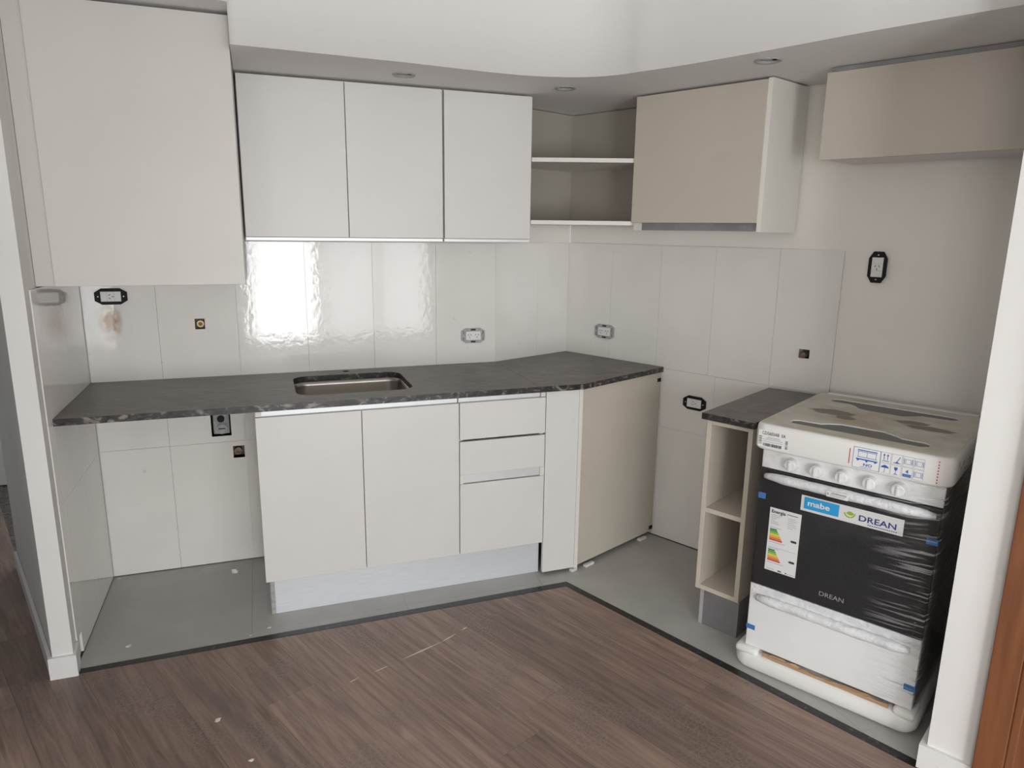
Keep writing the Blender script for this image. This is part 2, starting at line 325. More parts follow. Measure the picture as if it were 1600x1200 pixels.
# ------------------------------------------------------------------ mesh helpers
def bx(bm, x0, x1, y0, y1, z0, z1, bevel=0):
    x0, x1 = min(x0, x1), max(x0, x1); y0, y1 = min(y0, y1), max(y0, y1); z0, z1 = min(z0, z1), max(z0, z1)
    vs = [bm.verts.new(p) for p in ((x0,y0,z0),(x1,y0,z0),(x1,y1,z0),(x0,y1,z0),(x0,y0,z1),(x1,y0,z1),(x1,y1,z1),(x0,y1,z1))]
    fs = [bm.faces.new([vs[i] for i in f]) for f in ((0,3,2,1),(4,5,6,7),(0,1,5,4),(1,2,6,5),(2,3,7,6),(3,0,4,7))]
    if bevel:
        es = list({e for f in fs for e in f.edges})
        bmesh.ops.bevel(bm, geom=es, offset=bevel, segments=2, profile=.5, affect='EDGES')
    return bm
def prism(bm, poly, z0, z1, bevel=0):
    """vertical prism over a plan polygon"""
    a = sum(poly[i][0]*poly[(i+1) % len(poly)][1]-poly[(i+1) % len(poly)][0]*poly[i][1] for i in range(len(poly)))
    if a < 0: poly = poly[::-1]
    n = len(poly)
    lo = [bm.verts.new((p[0], p[1], z0)) for p in poly]; hi = [bm.verts.new((p[0], p[1], z1)) for p in poly]
    fs = [bm.faces.new(lo[::-1]), bm.faces.new(hi)]
    for i in range(n): fs.append(bm.faces.new([lo[i], lo[(i+1) % n], hi[(i+1) % n], hi[i]]))
    if bevel:
        es = [e for e in hi[0].link_edges] ; es = list({e for f in (fs[1],) for e in f.edges})
        bmesh.ops.bevel(bm, geom=es, offset=bevel, segments=2, profile=.5, affect='EDGES')
    return bm
def plate(bm, u0, u1, v0, v1, y0, y1, holes=()):
    """plate in the x-z plane between y0 (front) and y1 (back) with rectangular holes (u0,u1,v0,v1)"""
    us = sorted({u0, u1, *[min(max(h[i], u0), u1) for h in holes for i in (0, 1)]})
    vs = sorted({v0, v1, *[min(max(h[i], v0), v1) for h in holes for i in (2, 3)]})
    def solid(i, j):
        if not (0 <= i < len(us)-1 and 0 <= j < len(vs)-1): return False
        cu, cv = (us[i]+us[i+1])/2, (vs[j]+vs[j+1])/2
        return not any(h[0] < cu < h[1] and h[2] < cv < h[3] for h in holes)
    vt = {}
    def V(i, j, k):
        if (i, j, k) not in vt: vt[(i, j, k)] = bm.verts.new((us[i], (y0, y1)[k], vs[j]))
        return vt[(i, j, k)]
    for i in range(len(us)-1):
        for j in range(len(vs)-1):
            if not solid(i, j): continue
            bm.faces.new([V(i,j,0), V(i+1,j,0), V(i+1,j+1,0), V(i,j+1,0)])
            bm.faces.new([V(i,j,1), V(i,j+1,1), V(i+1,j+1,1), V(i+1,j,1)])
            if not solid(i-1, j): bm.faces.new([V(i,j,0), V(i,j+1,0), V(i,j+1,1), V(i,j,1)])
            if not solid(i+1, j): bm.faces.new([V(i+1,j,0), V(i+1,j,1), V(i+1,j+1,1), V(i+1,j+1,0)])
            if not solid(i, j-1): bm.faces.new([V(i,j,0), V(i,j,1), V(i+1,j,1), V(i+1,j,0)])
            if not solid(i, j+1): bm.faces.new([V(i,j+1,0), V(i+1,j+1,0), V(i+1,j+1,1), V(i,j+1,1)])
    return bm
def rrect(x0, x1, y0, y1, r, seg=6):
    pts = []
    for cx, cy, a0 in ((x1-r, y1-r, 0), (x0+r, y1-r, 90), (x0+r, y0+r, 180), (x1-r, y0+r, 270)):
        for k in range(seg+1):
            a = math.radians(a0+90*k/seg); pts.append((cx+r*math.cos(a), cy+r*math.sin(a)))
    return pts
def loft(bm, rings, cap0=True, cap1=True):
    """rings: list of equally long point loops (counter-clockwise seen from the end)"""
    rv = [[bm.verts.new(p) for p in r] for r in rings]
    n = len(rv[0])
    for a, b in zip(rv, rv[1:]):
        for i in range(n): bm.faces.new([a[i], a[(i+1) % n], b[(i+1) % n], b[i]])
    if cap0: bm.faces.new(rv[0][::-1])
    if cap1: bm.faces.new(rv[-1])
    return rv
def fill_holes(bm, outer, holes, z, flip=False):
    """flat horizontal face with holes (lists of xy)"""
    es = []
    loops = []
    for lp in [outer]+list(holes):
        vs = [bm.verts.new((p[0], p[1], z)) for p in lp]; loops.append(vs)
        es += [bm.edges.new((vs[i], vs[(i+1) % len(vs)])) for i in range(len(vs))]
    r = bmesh.ops.triangle_fill(bm, use_beauty=True, use_dissolve=False, edges=es)
    for f in [g for g in r['geom'] if isinstance(g, bmesh.types.BMFace)]:
        f.normal_update()
        if (f.normal.z < 0) != flip: f.normal_flip()
    return loops
def tube(bm, pts, rad, seg=10, cap=True):
    rings = []
    for i, p in enumerate(pts):
        p = Vector(p); a = Vector(pts[max(i-1, 0)]); b = Vector(pts[min(i+1, len(pts)-1)])
        d = (b-a).normalized(); up = Vector((0, 0, 1)) if abs(d.z) < .9 else Vector((1, 0, 0))
        s = d.cross(up).normalized(); t = s.cross(d)
        rr = rad[i] if isinstance(rad, (list, tuple)) else rad
        rings.append([p+(s*math.cos(2*math.pi*k/seg)+t*math.sin(2*math.pi*k/seg))*rr for k in range(seg)])
    loft(bm, rings, cap, cap)
    return bm

def obj(name, bm, m, parent=None, off=None, smooth=False):
    if off is not None: bmesh.ops.translate(bm, verts=bm.verts, vec=-Vector(off))
    bmesh.ops.recalc_face_normals(bm, faces=bm.faces)
    me = bpy.data.meshes.new(name); bm.to_mesh(me); bm.free()
    for x in (m if isinstance(m, (list, tuple)) else [m]): me.materials.append(M[x] if isinstance(x, str) else x)
    if smooth:
        for p in me.polygons: p.use_smooth = True
    o = bpy.data.objects.new(name, me); COL.objects.link(o)
    if parent is not None: o.parent = parent
    return o
def tag(o, label, cat=None, group=None, kind=None):
    o['label'] = label
    if cat: o['category'] = cat
    if group: o['group'] = group
    if kind: o['kind'] = kind
    return o
class Thing:
    """an Empty at the thing's base; part meshes are written in frame coordinates"""
    def __init__(s, name, label, cat, base, frame='A', group=None, extra=0.0):
        org, rot = FRAME[frame]
        s.base = Vector(base)
        s.o = bpy.data.objects.new(name, None); COL.objects.link(s.o); s.o.empty_display_size = .05
        s.o.location = org + Matrix.Rotation(rot, 3, 'Z') @ s.base; s.o.rotation_euler = (0, 0, rot+extra)
        tag(s.o, label, cat, group)
    def part(s, name, bm, m, parent=None, smooth=False, label=None):
        o = obj(name, bm, m, parent or s.o, s.base, smooth)
        if label: o['label'] = label
        return o
    def box(s, name, *a, m, bevel=0, parent=None, label=None):
        return s.part(name, bx(bmesh.new(), *a, bevel=bevel), m, parent, label=label)
def structure(name, bm, m, frame='A', label=None):
    o = obj(name, bm, m); org, rot = FRAME[frame]; o.location = org; o.rotation_euler = (0, 0, rot); o['kind'] = 'structure'
    if label: o['label'] = label
    return o
def text_mesh(body, size, align='LEFT', bold=0.0, spacing=1.0):
    cu = bpy.data.curves.new('lettering', 'FONT'); cu.body = body; cu.size = size; cu.align_x = align; cu.offset = bold
    cu.space_character = spacing
    cu.resolution_u = 3
    o = bpy.data.objects.new('lettering', cu); COL.objects.link(o)
    me = bpy.data.meshes.new_from_object(o.evaluated_get(bpy.context.evaluated_depsgraph_get()))
    bpy.data.objects.remove(o); bpy.data.curves.remove(cu)
    return me

# ================================================================== STRUCTURE
H = 2.62
TT = 0.010                       # tile thickness
hA = [(.313,.353,1.114,1.160), (.344,.427,.621,.740), (.429,.478,.512,.569)]
hC = [(1.2907,1.3353,1.036,1.074)]
wall_A = structure('wall_back', plate(bmesh.new(), -.13, XK+.02, 0, H, TT, .16, hA), 'wallcream', 'A', 'white plastered back wall behind the sink run')
bm = bmesh.new(); prism(bm, [(XK, TT), (XC+.01, YC+TT), (XC+.05, YC+.2), (XK, .2)], 0, H)
wall_B = structure('wall_back_angled', bm, 'wallcream', 'A', 'short angled wall between the sink run and the cooker wall')
wall_C = structure('wall_right', plate(bmesh.new(), 0, 2.35, 0, H, TT, .16, hC), 'wallcream', 'C', 'painted wall behind the cooker')
# wedge-shaped wall end on the left
LX = -.11
bm = bmesh.new(); prism(bm, [(-.170, -.745), (-.106, -.745), (LX-TT, -.60), (LX-TT, .2), (-.170-.3704*1.0, .255)], 0, H)
wall_L = structure('wall_left', bm, 'paint', 'A', 'narrow white wall end beside the worktop')
# pillar at the cooker's right
bm = bmesh.new(); prism(bm, [(2.108, -.835), (2.232, -.835), (2.232, .02), (2.108, .02)], 0, H)
wall_D = structure('wall_pillar', bm, 'paint', 'C', 'white wall end beside the wrapped cooker')
# remaining room around the camera
def wall_seg(name, p, q, t, label, m='paint', h=H, z0=0):
    p = Vector((*p, 0)); q = Vector((*q, 0)); d = (q-p).normalized(); n_ = Vector((-d.y, d.x, 0))*t
    bm = bmesh.new(); prism(bm, [(p.x, p.y), (q.x, q.y), (q.x+n_.x, q.y+n_.y), (p.x+n_.x, p.y+n_.y)], z0, h)
    return structure(name, bm, m, 'A', label)
RW0 = Cw(3.15, .835); RW1 = Cw(4.80, .835)
wall_seg('wall_right_far', (RW0.x, RW0.y), (RW1.x, RW1.y), .12, 'right room wall beyond the wooden door')
wall_seg('wall_passage_left', (-1.02, -1.0), (-1.75, 1.5), -.12, 'wall across the dim passage')
wall_seg('wall_passage_end', (-1.75, 1.5), (-.55, 1.5), .12, 'wall at the end of the passage')
FRAME['W'] = (Vector((-1.02, -1.0, 0)), math.atan2(-5.5, -.13))
structure('wall_room_left', plate(bmesh.new(), 0, 5.5, 0, H, 0, -.12, [(3.8, 5.2, .90, 2.10)]), 'paint', 'W', 'left wall of the living room')
w2 = structure('added_window', plate(bmesh.new(), 3.8, 5.2, .90, 2.10, -.03, -.09, [(3.86, 4.47, .96, 2.04), (4.53, 5.14, .96, 2.04)]), 'frame', 'W', 'white framed two-pane window added out of view in the left room wall for fill light')  # unseen window added as an opening for the left fill lamp
for a, b in ((3.86, 4.47), (4.53, 5.14)): obj('pane', bx(bmesh.new(), a, b, -.057, -.063, .96, 2.04), 'glass', w2)
bm = bmesh.new(); plate(bm, -1.27, 4.7, 0, H, WINY, WINY-.12, [(.42, 2.90, .04, 2.12)])
wall_W = structure('wall_window', bm, 'paint', 'A', 'wall with the balcony door behind the camera')
wn = structure('window_1', plate(bmesh.new(), .42, 2.90, .04, 2.12, WINY-.02, WINY-.08, [(.48, 1.32, .10, 2.06), (1.42, 2.12, .10, 2.06), (2.18, 2.84, .10, 2.06)]), 'frame', 'A', 'white framed balcony door and side lights')
for a, b in ((.48, 1.32), (1.42, 2.12), (2.18, 2.84)):
    obj('pane', bx(bmesh.new(), a, b, WINY-.046, WINY-.052, .10, 2.06), 'glass', wn)
bm = bmesh.new(); bx(bm, -1.9, 5.0, -6.5, 1.7, H, H+.1)
ceil = structure('ceiling', bm, 'ceil', 'A', 'white ceiling')

d2 = Thing('blocker_door', 'white passage door added out of view to keep the passage dim', None, (-1.0, -1.02, 0), 'A'); d2.o['kind'] = 'structure'  # unseen leaf added to block window light from the passage
bm = bmesh.new(); prism(bm, [(-1.0, -1.02), (-.28, -1.13), (-.286, -1.169), (-1.006, -1.059)], .008, 2.05); d2.part('leaf', bm, 'skirt')
bm = tube(bmesh.new(), [(-.345, -1.118, 1.02), (-.338, -1.075, 1.02), (-.44, -1.058, 1.02)], .009, 10); d2.part('handle', bm, 'alu_matt')
bm = bmesh.new(); prism(bm, [(-1.02, -1.06), (-.26, -1.176), (-.254, -1.13), (-1.01, -1.01)], 2.07, H); d2.part('plaster_above', bm, 'paint')  # wall piece over the added leaf, also out of view
# ---- wall tiles, each one a child of its wall
def tile(parent, u0, u1, v0, v1, holes=(), y0=0.0, y1=TT-.001):
    g = .0005
    hs = [h for h in holes if h[0] < u1 and h[1] > u0 and h[2] < v1 and h[3] > v0]
    bm = plate(bmesh.new(), u0+g, u1-g, v0+g, v1-g, y0, y1, hs)
    a_, b_ = random.uniform(-.0022, .0022), random.uniform(-.0012, .0012)
    for v_ in bm.verts:
        if v_.co.y < y0+.0001: v_.co.y += a_*(v_.co.x-(u0+u1)/2)+b_*(v_.co.z-(v0+v1)/2)
    return obj('tile', bm, 'tile_stained' if parent is wall_A else 'tile', parent)
ZR = (0.004, .592, .892, 1.4925)
xa = [-.108, .168, .487, .785, 1.088, 1.391, XK+.0003]
for i in range(6):
    for j in range(3):
        if j < 2 and xa[i] > .75: continue
        if xa[i+1] < .6 and j == 2: tile(wall_A, xa[i], xa[i+1], ZR[j], ZR[j+1], hA)
        else: tile(wall_A, xa[i], xa[i+1], ZR[j], ZR[j+1], hA)
rotB = Matrix.Translation(FRAME['B'][0]) @ Matrix.Rotation(BANG, 4, 'Z')
for a, b in ((0.0002, .295), (.295, BLEN+.001)):
    o = tile(wall_B, a, b, ZR[2], ZR[3]); o.matrix_local = rotB
sc = [.0004, .291, .583, .870, 1.171, 1.4325]
for i in range(5): tile(wall_C, sc[i], sc[i+1], ZR[2], ZR[3], hC)
for a, b in ((.330, .610), (.610, .912), (.912, 1.214), (1.214, 1.4325)):
    for j in (0, 1): tile(wall_C, a, b, ZR[j], ZR[j+1], hC)
# left wall: frame with x = -y (running towards the room), outward normal +x
rotL = Matrix.Translation(Vector((LX, 0, 0))) @ Matrix.Rotation(math.radians(-90), 4, 'Z') @ Matrix.Rotation(math.radians(180), 4, 'Z')
rotL = Matrix(((0, -1, 0, LX), (-1, 0, 0, 0), (0, 0, 1, 0), (0, 0, 0, 1)))
for a, b in ((0.002, .30), (.30, .602), (.602, .665)):
    for v0, v1 in ((.004, .592), (.592, .892), (.892, 1.346)):
        if a > .6 and v0 < .05: v0 = .085
        g = .0005
        bm = bx(bmesh.new(), LX-TT+.001, LX, -(b-g), -(a+g), v0+g, v1-g)
        obj('tile', bm, 'tile', wall_L)

# ---- soffit with its curved front edge and three spotlight openings
ZS = 2.14
def catmull(P, k=6):
    out = []
    for i in range(len(P)-1):
        p0, p1, p2, p3 = P[max(i-1, 0)], P[i], P[i+1], P[min(i+2, len(P)-1)]
        for t in [j/k for j in range(k)]:
            out.append(tuple(.5*((2*p1[c])+(-p0[c]+p2[c])*t+(2*p0[c]-5*p1[c]+4*p2[c]-p3[c])*t*t+(-p0[c]+3*p1[c]-3*p2[c]+p3[c])*t**3) for c in (0, 1)))
    out.append(P[-1]); return out
edge = [(.543, -.672), (.75, -.664), (.95, -.654), (1.15, -.643), (1.35, -.624), (1.50, -.614), (1.62, -.616), (1.75, -.645), (1.86, -.700), (1.935, -.778)]
edge += [tuple(Cw(s, o)[:2]) for s, o in ((.85, .652), (.98, .640), (1.18, .640), (1.40, .650), (1.62, .664), (1.85, .668), (2.107, .668))]
edge = catmull(edge)
back = [tuple(Cw(2.107, 0)[:2]), (XC, YC), (XK, 0.005), (.543, .005)]
SPOTS = [(1.166, -.440), (1.845, -.455), (2.290, -1.175)]
poly = edge + back
bm = bmesh.new()
holes = [[(cx+.036*math.cos(2*math.pi*k/24), cy+.036*math.sin(2*math.pi*k/24)) for k in range(24)] for cx, cy in SPOTS]
fill_holes(bm, poly, holes, ZS, flip=True)
# front face (and ends) up to the ceiling
vs0 = [bm.verts.new((p[0], p[1], ZS)) for p in poly]; vs1 = [bm.verts.new((p[0], p[1], H)) for p in poly]
for i in range(len(poly)):
    j = (i+1) % len(poly); bm.faces.new([vs0[i], vs0[j], vs1[j], vs1[i]])
bmesh.ops.remove_doubles(bm, verts=bm.verts, dist=1e-5)
for h, (cx, cy) in zip(holes, SPOTS):       # cylindrical recess
    a = [bm.verts.new((p[0], p[1], ZS)) for p in h]; b = [bm.verts.new((p[0], p[1], ZS+.09)) for p in h]
    for i in range(24): bm.faces.new([a[i], b[i], b[(i+1) % 24], a[(i+1) % 24]])
    bm.faces.new(b)
me_s = structure('wall_soffit', bm, 'ceil', 'A', 'white dropped soffit with a curved front edge')
for p in me_s.data.polygons:
    p.use_smooth = abs(p.normal.z) < .5 and p.center.y < -.5
bm = bmesh.new(); bx(bm, -.62, .543, -.700, .16, 2.262, H)
structure('wall_soffit_left', bm, 'ceil', 'A', 'higher soffit above the tall wall cabinet')

# ---- floor
bm = bmesh.new(); bx(bm, -1.9, 5.0, -6.5, 1.7, -.10, -.009)
floor = structure('floor', bm, 'mortar', 'A', 'floor of dark planks and grey tiles')
O0 = Vector((-.098, -.7145)); O1 = Vector((1.818, -.681)); O2 = Vector((2.3865, -2.052))      # kitchen side of the border
I0 = Vector((-.092, -.7445)); I1 = Vector((1.800, -.719)); I2 = Vector((2.3555, -2.068))      # plank side
def clip(bm, p, q, keep_left=True):
    d = (q-p).normalized(); n_ = Vector((-d.y, d.x, 0)) if keep_left else Vector((d.y, -d.x, 0))
    g = bm.verts[:]+bm.edges[:]+bm.faces[:]
    r = bmesh.ops.bisect_plane(bm, geom=g, plane_co=(p.x, p.y, 0), plane_no=n_, clear_inner=True)
    ed = [e for e in r['geom_cut'] if isinstance(e, bmesh.types.BMEdge)]
    if ed: bmesh.ops.holes_fill(bm, edges=ed)
    return len(bm.faces) > 0
# planks: local x along the board
ex = Vector((math.cos(PANG), math.sin(PANG), 0)); ey = Vector((-math.sin(PANG), math.cos(PANG), 0))
WID, LEN = .2, 1.22
shift = {4: 1.857, 5: 1.343, 6: 2.197, 3: 1.343}
FR0 = Vector((-.170, -.745)); FRd = Vector((-.3704, 1.0))
RWa = Cw(2.0, .80)
pm = []
for k in range(-24, 12):
    # row k spans offsets along -ey (towards the camera's left): off = -.416+.2*(k)
    a = -1.216+.2*(k+0)          # lower offset measured along n=-ey... (n = (sinP,-cosP))
    row = -k
    st = {0: 2.197, 1: 1.343, 2: 1.857, 3: 1.343+.61}.get(k, 1.343+((k*.47) % LEN))
    for j in range(-5, 7):
        e0 = st+j*LEN; e1 = e0+LEN
        g = .0003
        mw = Matrix((( ex.x, -ey.x, 0, 0), (ex.y, -ey.y, 0, 0), (0, 0, 1, 0), (0, 0, 0, 1)))
        cx = ex*((e0+e1)/2) - ey*(a+WID/2)
        if not (-2.3 < cx.x < 5.2 and -6.9 < cx.y < 2.0): continue
        for region in (0, 1):
            bm = bx(bmesh.new(), e0+g, e1-g, a+g, a+WID-g, -.0088, 0)
            bmesh.ops.transform(bm, matrix=mw, verts=bm.verts); bmesh.ops.recalc_face_normals(bm, faces=bm.faces)
            ok = True
            if region == 0:
                ok = clip(bm, I0, I1, False) and clip(bm, I1, I2, False) and clip(bm, Vector((-1.15, WINY)), Vector((5, WINY)), True) and clip(bm, Vector((-1.02, -1.0)), Vector((-1.16, -7)), True)
            else:
                ok = clip(bm, I0, I1, True) and clip(bm, FR0, FR0+FRd, True) and clip(bm, Vector((-1.75, 1.5)), Vector((0, 1.5)), False) and clip(bm, Vector((-1.02, -1.0)), Vector((-1.75, 1.5)), False)
            if not ok or len(bm.faces) < 4: bm.free(); continue
            # express in the plank's own axes so the grain follows the board
            inv = mw.inverted(); c0 = inv @ Vector((cx.x, cx.y, 0))
            bmesh.ops.transform(bm, matrix=inv, verts=bm.verts)
            o = obj('plank', bm, 'plank', floor); o.matrix_local = mw
# grey kitchen floor tiles
xs = [-.12+.0, .478, 1.092, 1.706, 2.32, 2.934]; ys = [.22, -.04, -.652, -1.264, -1.876, -2.49]
xs = [-.136, .478, 1.092, 1.706, 2.32, 2.934]
mid0 = Vector((1.818, -.681)); mid1 = Vector((XC, YC))
for i in range(5):
    for j in range(5):
        for region in (0, 1):
            bm = bx(bmesh.new(), xs[i]+.0004, xs[i+1]-.0004, ys[j+1]+.0004, ys[j]-.0004, -.0088, 0)
            if region == 0:
                ok = clip(bm, O0, O1, True) and clip(bm, mid0, mid1, True) and clip(bm, Vector((0, .004)), Vector((1, .004)), False) and clip(bm, Vector((LX, 0)), Vector((LX, -1)), True)
            else:
                c0_, c1_ = Cw(0, .002), Cw(2, .002); d0_, d1_ = Cw(2.107, 0), Cw(2.107, 1)
                ok = clip(bm, O1, O2, True) and clip(bm, mid0, mid1, False) and clip(bm, c0_.xy, c1_.xy, False) and clip(bm, d0_.xy, d1_.xy, False)
            if not ok or len(bm.faces) < 4: bm.free(); continue
            obj('floor_tile', bm, 'floortile', floor)
M['border'] = mat('black_granite', (.018, .017, .017), .35, var=(60, (.075, .070, .068), .56, .72))
# granite border strips
bm = bmesh.new(); prism(bm, [tuple(O0), tuple(O1), tuple(I1), tuple(I0)], -.0088, .0012)
structure('trim_1', bm, 'border', 'A', 'dark granite strip between planks and grey tiles along the sink run')
bm = bmesh.new(); prism(bm, [tuple(O1), tuple(O2), tuple(I2), tuple(I1)], -.0088, .0012)
structure('trim_2', bm, 'border', 'A', 'dark granite strip between planks and grey tiles along the cooker side')
# baseboards
bm = bmesh.new(); prism(bm, [(-.182, -.757), (-.0955, -.757), (LX+.004, -.667), (LX-.012, -.667), (-.108, -.744), (-.172, -.744)], 0, .082)
structure('baseboard_left', bm, 'skirt', 'A', 'white baseboard wrapped round the left wall end')
p0 = Vector((-.172, -.744, 0)); dv = Vector((-.3704, 1, 0)); nrm = Vector((-1, -.3704, 0)).normalized()*.012
bm = bmesh.new(); q0 = p0+dv*.003; q1 = p0+dv*.99; prism(bm, [tuple(q0[:2]), tuple(q1[:2]), tuple((q1+nrm)[:2]), tuple((q0+nrm)[:2])], 0, .082)
structure('baseboard_passage', bm, 'skirt', 'A', 'baseboard along the shaded passage side')
bm = bmesh.new(); prism(bm, [(2.090, -.848), (2.224, -.848), (2.224, -.8345), (2.1065, -.8345), (2.1065, -.60), (2.090, -.60)], 0, .08)
bb = structure('baseboard_pillar', bm, 'skirt', 'C', 'white baseboard at the foot of the right wall end')
bm = bmesh.new(); tube(bm, [(2.150, -.8475, .030), (2.150, -.8500, .030)], .0042, 12); obj('screw_cap', bm, 'label', bb)
# wooden door frame on the right room wall
dr = Thing('door_1', 'reddish brown wooden door frame next to the white wall end', None, (2.224, -.835, 0), 'C'); dr.o['kind'] = 'structure'
dr.box('casing', 2.2245, 2.294, -.864, -.828, 0, 2.12, m='wood', bevel=.003)
dr.box('moulding', 2.294, 2.316, -.858, -.80, 0, 2.12, m='wood', bevel=.004)
dr.box('jamb', 2.316, 2.34, -.846, -.70, 0, 2.12, m='wood')
dr.box('casing', 3.06, 3.15, -.864, -.828, 0, 2.12, m='wood', bevel=.003)
dr.box('lintel', 2.2245, 3.15, -.864, -.72, 2.12, 2.21, m='wood', bevel=.003)
dr.box('leaf', 2.34, 3.06, -.76, -.72, .005, 2.12, m='wood')
dr.box('plaster_above', 2.232, 3.15, -.835, -.715, 2.21, H, m='paint')

# spotlights in the soffit
def spot(i, cx, cy, label):
    t = Thing('spotlight', label, 'light', (cx, cy, ZS), 'A', 'recessed spotlights in the soffit')
    bm = bmesh.new()
    prof = [(.034, .0005), (.045, 0), (.0455, -.0025), (.043, -.0045), (.034, -.002), (.031, .012), (.034, .0005)]
    rings = [[(cx+r*math.cos(2*math.pi*k/28), cy+r*math.sin(2*math.pi*k/28), ZS+z) for k in range(28)] for r, z in prof]
    loft(bm, rings, False, False); t.part('ring', bm, 'greyplastic', smooth=True)
    bm = bmesh.new()
    rings = [[(cx+r*math.cos(2*math.pi*k/20), cy+r*math.sin(2*math.pi*k/20), ZS+z) for k in range(20)] for r, z in ((.027, .006), (.0275, .016), (.022, .05), (.008, .06))]
    loft(bm, rings); t.part('lamp', bm, 'whiteplastic', smooth=True)
    for s in (-1, 1):
        bm = bmesh.new(); bx(bm, cx+s*.022, cx+s*.032, cy-.006, cy+.006, ZS+.003, ZS+.007); t.part('clip', bm, 'black')
for i, ((cx, cy), lb) in enumerate(zip(SPOTS, ('recessed spotlight in the soffit above the two-door wall cabinet', 'recessed spotlight in the soffit above the open corner shelf', 'recessed spotlight in the soffit above the cooker hood cabinet'))):
    spot(i, cx, cy, lb)

# ================================================================== CABINETS
PT = .018
# tall wall cabinet on the left
t = Thing('tall_wall_cabinet', 'large cream wall cabinet with one tall plain door beside the left wall', 'cabinet', (-.061, -.56, 1.352), 'A')
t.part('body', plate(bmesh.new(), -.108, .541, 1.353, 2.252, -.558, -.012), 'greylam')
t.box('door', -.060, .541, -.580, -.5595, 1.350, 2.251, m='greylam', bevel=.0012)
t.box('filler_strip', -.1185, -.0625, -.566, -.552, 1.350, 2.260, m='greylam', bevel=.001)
# wall cabinets between the tall cabinet and the corner
def wallcab(label, x0, x1, cuts, zt=2.129):
    t = Thing('wall_cabinet', label, 'cabinet', ((x0+x1)/2, -.25, 1.501), 'A')
    t.part('body', plate(bmesh.new(), x0+.001, x1-.001, 1.501, zt+.005, -.249, -.004), 'laminate')
    for a, b in cuts: t.box('door', a+.0016, b-.0016, -.2705, -.2515, 1.5165, zt, m='laminate', bevel=.0012)
    t.box('grip_rail', x0+.002, x1-.002, -.262, -.2495, 1.503, 1.5135, m='alu_matt')
wallcab('cream wall cabinet with two plain doors above the sink', .5475, 1.3630, ((.5475, .9562), (.9562, 1.3622)))
wallcab('cream wall cabinet with a single door beside the open corner shelf', 1.3665, 1.7710, ((1.3672, 1.7710),))
# open corner shelf
HS0 = Cw(.580, .268)
t = Thing('corner_shelf', 'open cream corner shelf unit with two compartments under the soffit', 'shelf', (1.95, -.1, 1.585), 'A')
nB = Vector((math.sin(BANG), -math.cos(BANG), 0))
def pB(d, o): return Vector((XK, 0, 0))+Vector((math.cos(BANG), math.sin(BANG), 0))*d+nB*o
def pl2(*v): return [tuple(q[:2]) for q in v]
sh = pl2(Vector((1.773, -.268, 0)), HS0, Cw(.580, .016), Cw(.016, .016), pB(BLEN-.014, .016), Vector((1.773, .012, 0)))
t.part('shelf', prism(bmesh.new(), sh, 1.857, 1.875), 'edge')
t.part('bottom_shelf', prism(bmesh.new(), sh, 1.5835, 1.6015), 'edge')
M['shelfback'] = mat('shaded_back_panel', (.42, .385, .33), .5)  # cream darkened: shade of the shelf compartments put into the colour
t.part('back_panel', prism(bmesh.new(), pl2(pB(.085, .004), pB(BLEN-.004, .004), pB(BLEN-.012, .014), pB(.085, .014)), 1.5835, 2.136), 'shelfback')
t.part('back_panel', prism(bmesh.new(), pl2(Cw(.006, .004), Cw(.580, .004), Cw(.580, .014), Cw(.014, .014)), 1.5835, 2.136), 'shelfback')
# hood cabinet
t = Thing('hood_cabinet', 'cream wall cabinet with a lift-up door above the gap beside the cooker', 'cabinet', (.89, -.26, 1.56), 'C')
t.box('side_panel', .584, .602, -.255, -.003, 1.562, 2.134, m='edge')
bm = bmesh.new(); prism(bm, [(1.179, -.2755), (1.1975, -.2755), (1.2235, -.003), (1.203, -.003)], 1.5600, 2.134)
t.part('side_panel', bm, 'scuff', label='cream side panel with dark vertical glue marks')
t.box('door', .5835, 1.1785, -.2765, -.2575, 1.5955, 2.131, m='taupe', bevel=.0012)
t.box('top_panel', .6025, 1.1785, -.2570, -.004, 2.116, 2.134, m='laminate')
t.box('bottom_panel', .6025, 1.1785, -.2570, -.004, 1.600, 1.615, m='laminate')
t.box('hood_plate', .625, 1.1785, -.250, -.244, 1.563, 1.5995, m='plinth', label='grey metal strip under the door')
t.box('side_strip', .6025, .6245, -.256, -.240, 1.563, 1.5995, m='edge')
# right wall cabinet over the cooker
t = Thing('cooker_wall_cabinet', 'wide low cream wall cabinet high above the cooker against the right wall end', 'cabinet', (1.75, -.26, 1.822), 'C')
bm = bmesh.new(); prism(bm, [(1.404, -.2555), (2.100, -.2555), (2.100, -.003), (1.432, -.003)], 1.824, 2.127)
t.part('body', bm, 'laminate')
t.box('door', 1.3975, 2.100, -.2765, -.2580, 1.8215, 2.1215, m='taupe', bevel=.0012)
t.box('top_rail', 1.41, 2.100, -.268, -.2575, 2.1235, 2.138, m='plinth')

